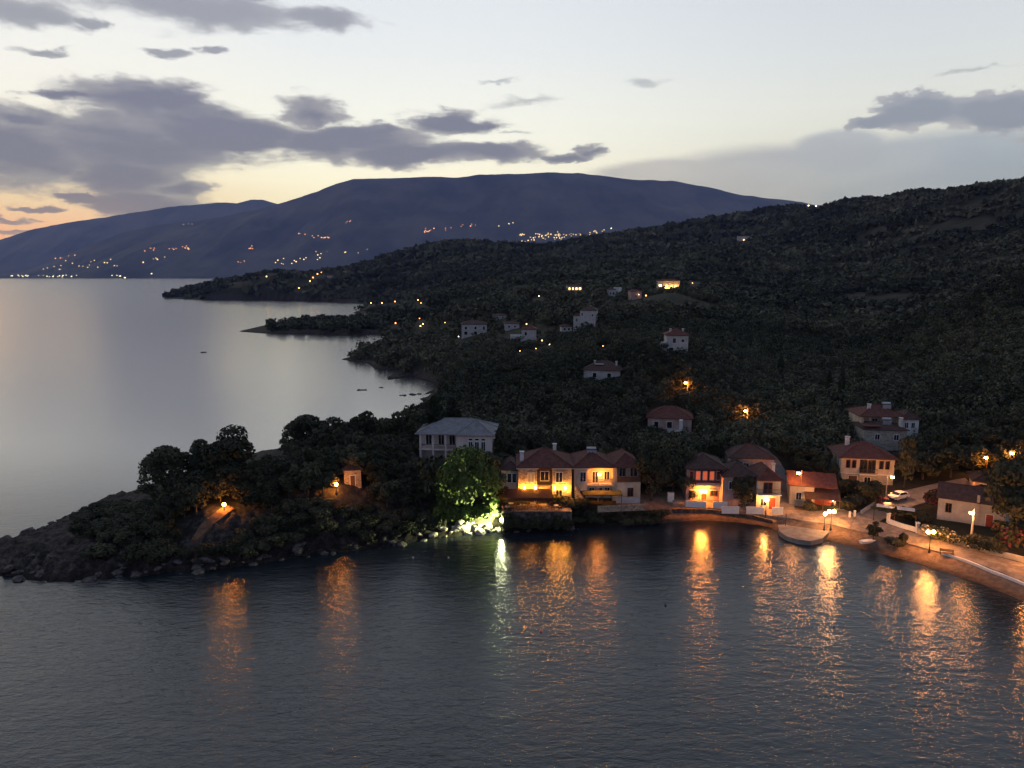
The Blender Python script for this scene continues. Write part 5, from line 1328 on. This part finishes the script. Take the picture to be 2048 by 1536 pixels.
def spaced(x, y, r):
    for (a, b_, c) in TREES[-900:]:
        if (a-x)**2+(b_-y)**2 < (r+c*.55)**2: return False
    return True
for Y, X, d in ok:
    px_, py_ = proj(X, Y, H(X, Y))
    if px_ < 165 or (px_ < 300 and d < 7 and R.random() < .75) or (215 < px_ < 315 and py_ < 1020): continue
    edge = d < 7 or px_ < 330
    w_ = R.uniform(2.4, 4.0) if edge else R.uniform(3.0, 5.2); h_ = w_*R.uniform(.5,.75) if edge else w_*R.uniform(.85, 1.2)
    z = H(X, Y)
    if not clear(X, Y, .3) or not spaced(X, Y, w_*.24) or hides(X, Y, z, w_, h_): continue
    if Y > 150 and px_ > 860: continue
    # keep the sea visible behind the silhouetted trees
    if py_-h_*ppm((X,Y,z)) < np.interp(px_, [165,300,400,520,575,590,640,830,1000], [1010,985,952,925,915,850,838,830,800]): 
        h_ *= .6
        if py_-h_*ppm((X,Y,z)) < np.interp(px_, [165,300,400,520,575,590,640,830,1000], [1005,975,945,918,910,846,832,826,800]): continue
    if edge:
        if NS_ < 300: shrub(X, Y, w_*1.15, h_*1.25, 'dark rounded shrub in the scrub along the headland shore' if px_ > 420 else 'dark rounded shrub in the scrub near the headland tip', 'scrub covering the headland')
    elif NT_ < 215: tree('broad', X, Y, w_*1.15, h_*1.1, tips[1 if Y > 140 else 0], 'wood covering the headland')
# village gardens and the slope behind, nearest first: individual trees; the rest of the wood is one mass
cand = []
for i in range(16000):
    Y = math.sqrt(R.uniform(122**2, 300**2)); X = R.uniform(-.25, .80)*Y; cand.append((X, Y))
s_ = sdist(np.array([c[0] for c in cand]), np.array([c[1] for c in cand]))
MASS = []
def px_l(x, y, z, h_):
    a, b_ = proj(x, y, z+h_); return a < 850 and y < 262 and b_ < (836 if a < 832 else 800)
for (Y, X, d) in sorted([(Y, X, d) for (X, Y), d in zip(cand, s_) if d > 6]):
    if X < 5 and Y < 150: continue
    w_ = R.uniform(3.4, 6.2); h_ = w_*R.uniform(.75, 1.1); z = H(X, Y)
    if Y < 128 and X < 90: continue
    if not clear(X, Y, .8) or not spaced(X, Y, w_*.30): continue
    k = 0
    if px_l(X, Y, z, h_): continue
    while hides(X, Y, z, w_, h_) and k < 6: w_ *= .78; h_ *= .66; k += 1
    if k == 6: continue
    if NT_ < 300: tree('broad', X, Y, w_*1.12, h_*1.1, 'dark olive tree in the wooded slope just behind the village', 'trees on the slope behind the village')
    else: MASS.append((X, Y, z, w_, h_)); TREES.append((X, Y, w_*.4))
# ------------------------------------------------------------------ the far wood as one mass
def band(Y0, Y1, sp, seed):
    rs = np.random.default_rng(seed); out = []
    nY = int((Y1-Y0)/sp)
    for j in range(nY):
        y = Y0+(j+.5)*sp; n = int(1.75*y/sp); x = (np.arange(n)-n/2)*sp*1.05+.08*y
        X = x+rs.uniform(-.45,.45,n)*sp; Yv = y+rs.uniform(-.45,.45,n)*sp; out.append(np.stack([X, Yv], 1))
    P = np.concatenate(out); d = sdist(P[:,0], P[:,1]); u = P[:,0]/P[:,1]; k = (d > np.maximum(3, sp*.2)) & (u > -.72) & (u < .86)
    P = P[k]; px_, py_ = proj(P[:,0], P[:,1], hz(P[:,0], P[:,1]))
    k = ~((px_ < 540) & (P[:,1] > 450) & (P[:,1] < 760)) & (fbm(P[:,0]/45, P[:,1]/45, 4, 5) > .36)
    P = P[k]; z = hz(P[:,0], P[:,1]); w_ = sp*rs.choice([.6,.9,1.1,1.4,1.8], len(P))*rs.uniform(.9,1.1,len(P)); h_ = np.minimum(w_*rs.uniform(.65,.95,len(P)), 4+3.5*rs.random(len(P)))
    ok = np.ones(len(P), bool)
    for (a, b_, r) in AVOID: ok &= (P[:,0]-a)**2+(P[:,1]-b_)**2 > (r+sp*.2)**2
    pr = F/(P[:,1]*CP-(z-CAMH)*SP); px_, py_ = proj(P[:,0], P[:,1], z)
    for (a, b_, c, e, Y) in PROTECT:
        ok &= ~((P[:,1] < Y) & (px_-w_*pr*.42 < c) & (px_+w_*pr*.42 > a) & (py_-h_*pr < e) & (py_ > b_))
    return np.column_stack([P, z, w_, h_])[ok]
PARTS = []
def mass(T, n, leaf, seed):
    rs = np.random.default_rng(seed); T = np.asarray(T); N = len(T)
    Vs = []; tint = []
    tm = [crown_pts(make_lobes('broad', rs), n, rs, .75) for _ in range(6)]
    k = rs.integers(0, 6, N); ang = rs.uniform(0, 6.28, N)
    C = np.stack([t_[0] for t_ in tm])[k]; Dn = np.stack([t_[1] for t_ in tm])[k]
    C[:,:,2] = (C[:,:,2]-.25)/.75            # crowns reach the scrub at their feet
    c, s_ = np.cos(ang)[:,None], np.sin(ang)[:,None]
    x = (C[:,:,0]*c-C[:,:,1]*s_)*T[:,3,None]*1.1+T[:,0,None]; y = (C[:,:,0]*s_+C[:,:,1]*c)*T[:,3,None]*1.1+T[:,1,None]; z = C[:,:,2]*T[:,4,None]+T[:,2,None]
    dn = np.stack([Dn[:,:,0]*c-Dn[:,:,1]*s_, Dn[:,:,0]*s_+Dn[:,:,1]*c, Dn[:,:,2]], -1).reshape(-1,3)
    CC = np.stack([x, y, z], -1).reshape(-1,3); S = (leaf*T[:,3,None]*(.6+.8*rs.random((N,n)))).ravel()
    V, Q = leaf_quads(CC, dn, S, rs)
    tn = np.clip(1.5*(fbm(T[:,0]/70, T[:,1]/70, 3, 77)-.5)+.45*rs.random(N)+.18, 0, 1)
    PARTS.append((V, np.repeat(tn, n*4)))
mass(np.array(MASS).reshape(-1,5), 190, .062, 9); mass(band(300, 420, 5.2, 71), 110, .085, 1)
mass(band(420, 720, 6.8, 72), 48, .13, 2); mass(band(720, 1250, 9.5, 73), 24, .19, 3); mass(band(1250, 2500, 15, 74), 12, .27, 4)
V = np.concatenate([p_[0] for p_ in PARTS]); tn = np.concatenate([p_[1] for p_ in PARTS])
fm = np_mesh('forest', V, np.arange(len(V)).reshape(-1,4), L_MASS)
at = fm.attributes.new('tint', 'FLOAT', 'POINT'); at.data.foreach_set('value', tn.astype(np.float32))
tag(link('forest', fm), 'dense dark wood and scrub covering the hills behind the village', kind='stuff')
print('STATS trees', NT_, 'shrubs', NS_, 'mass', len(MASS), 'quads', len(V)//4)
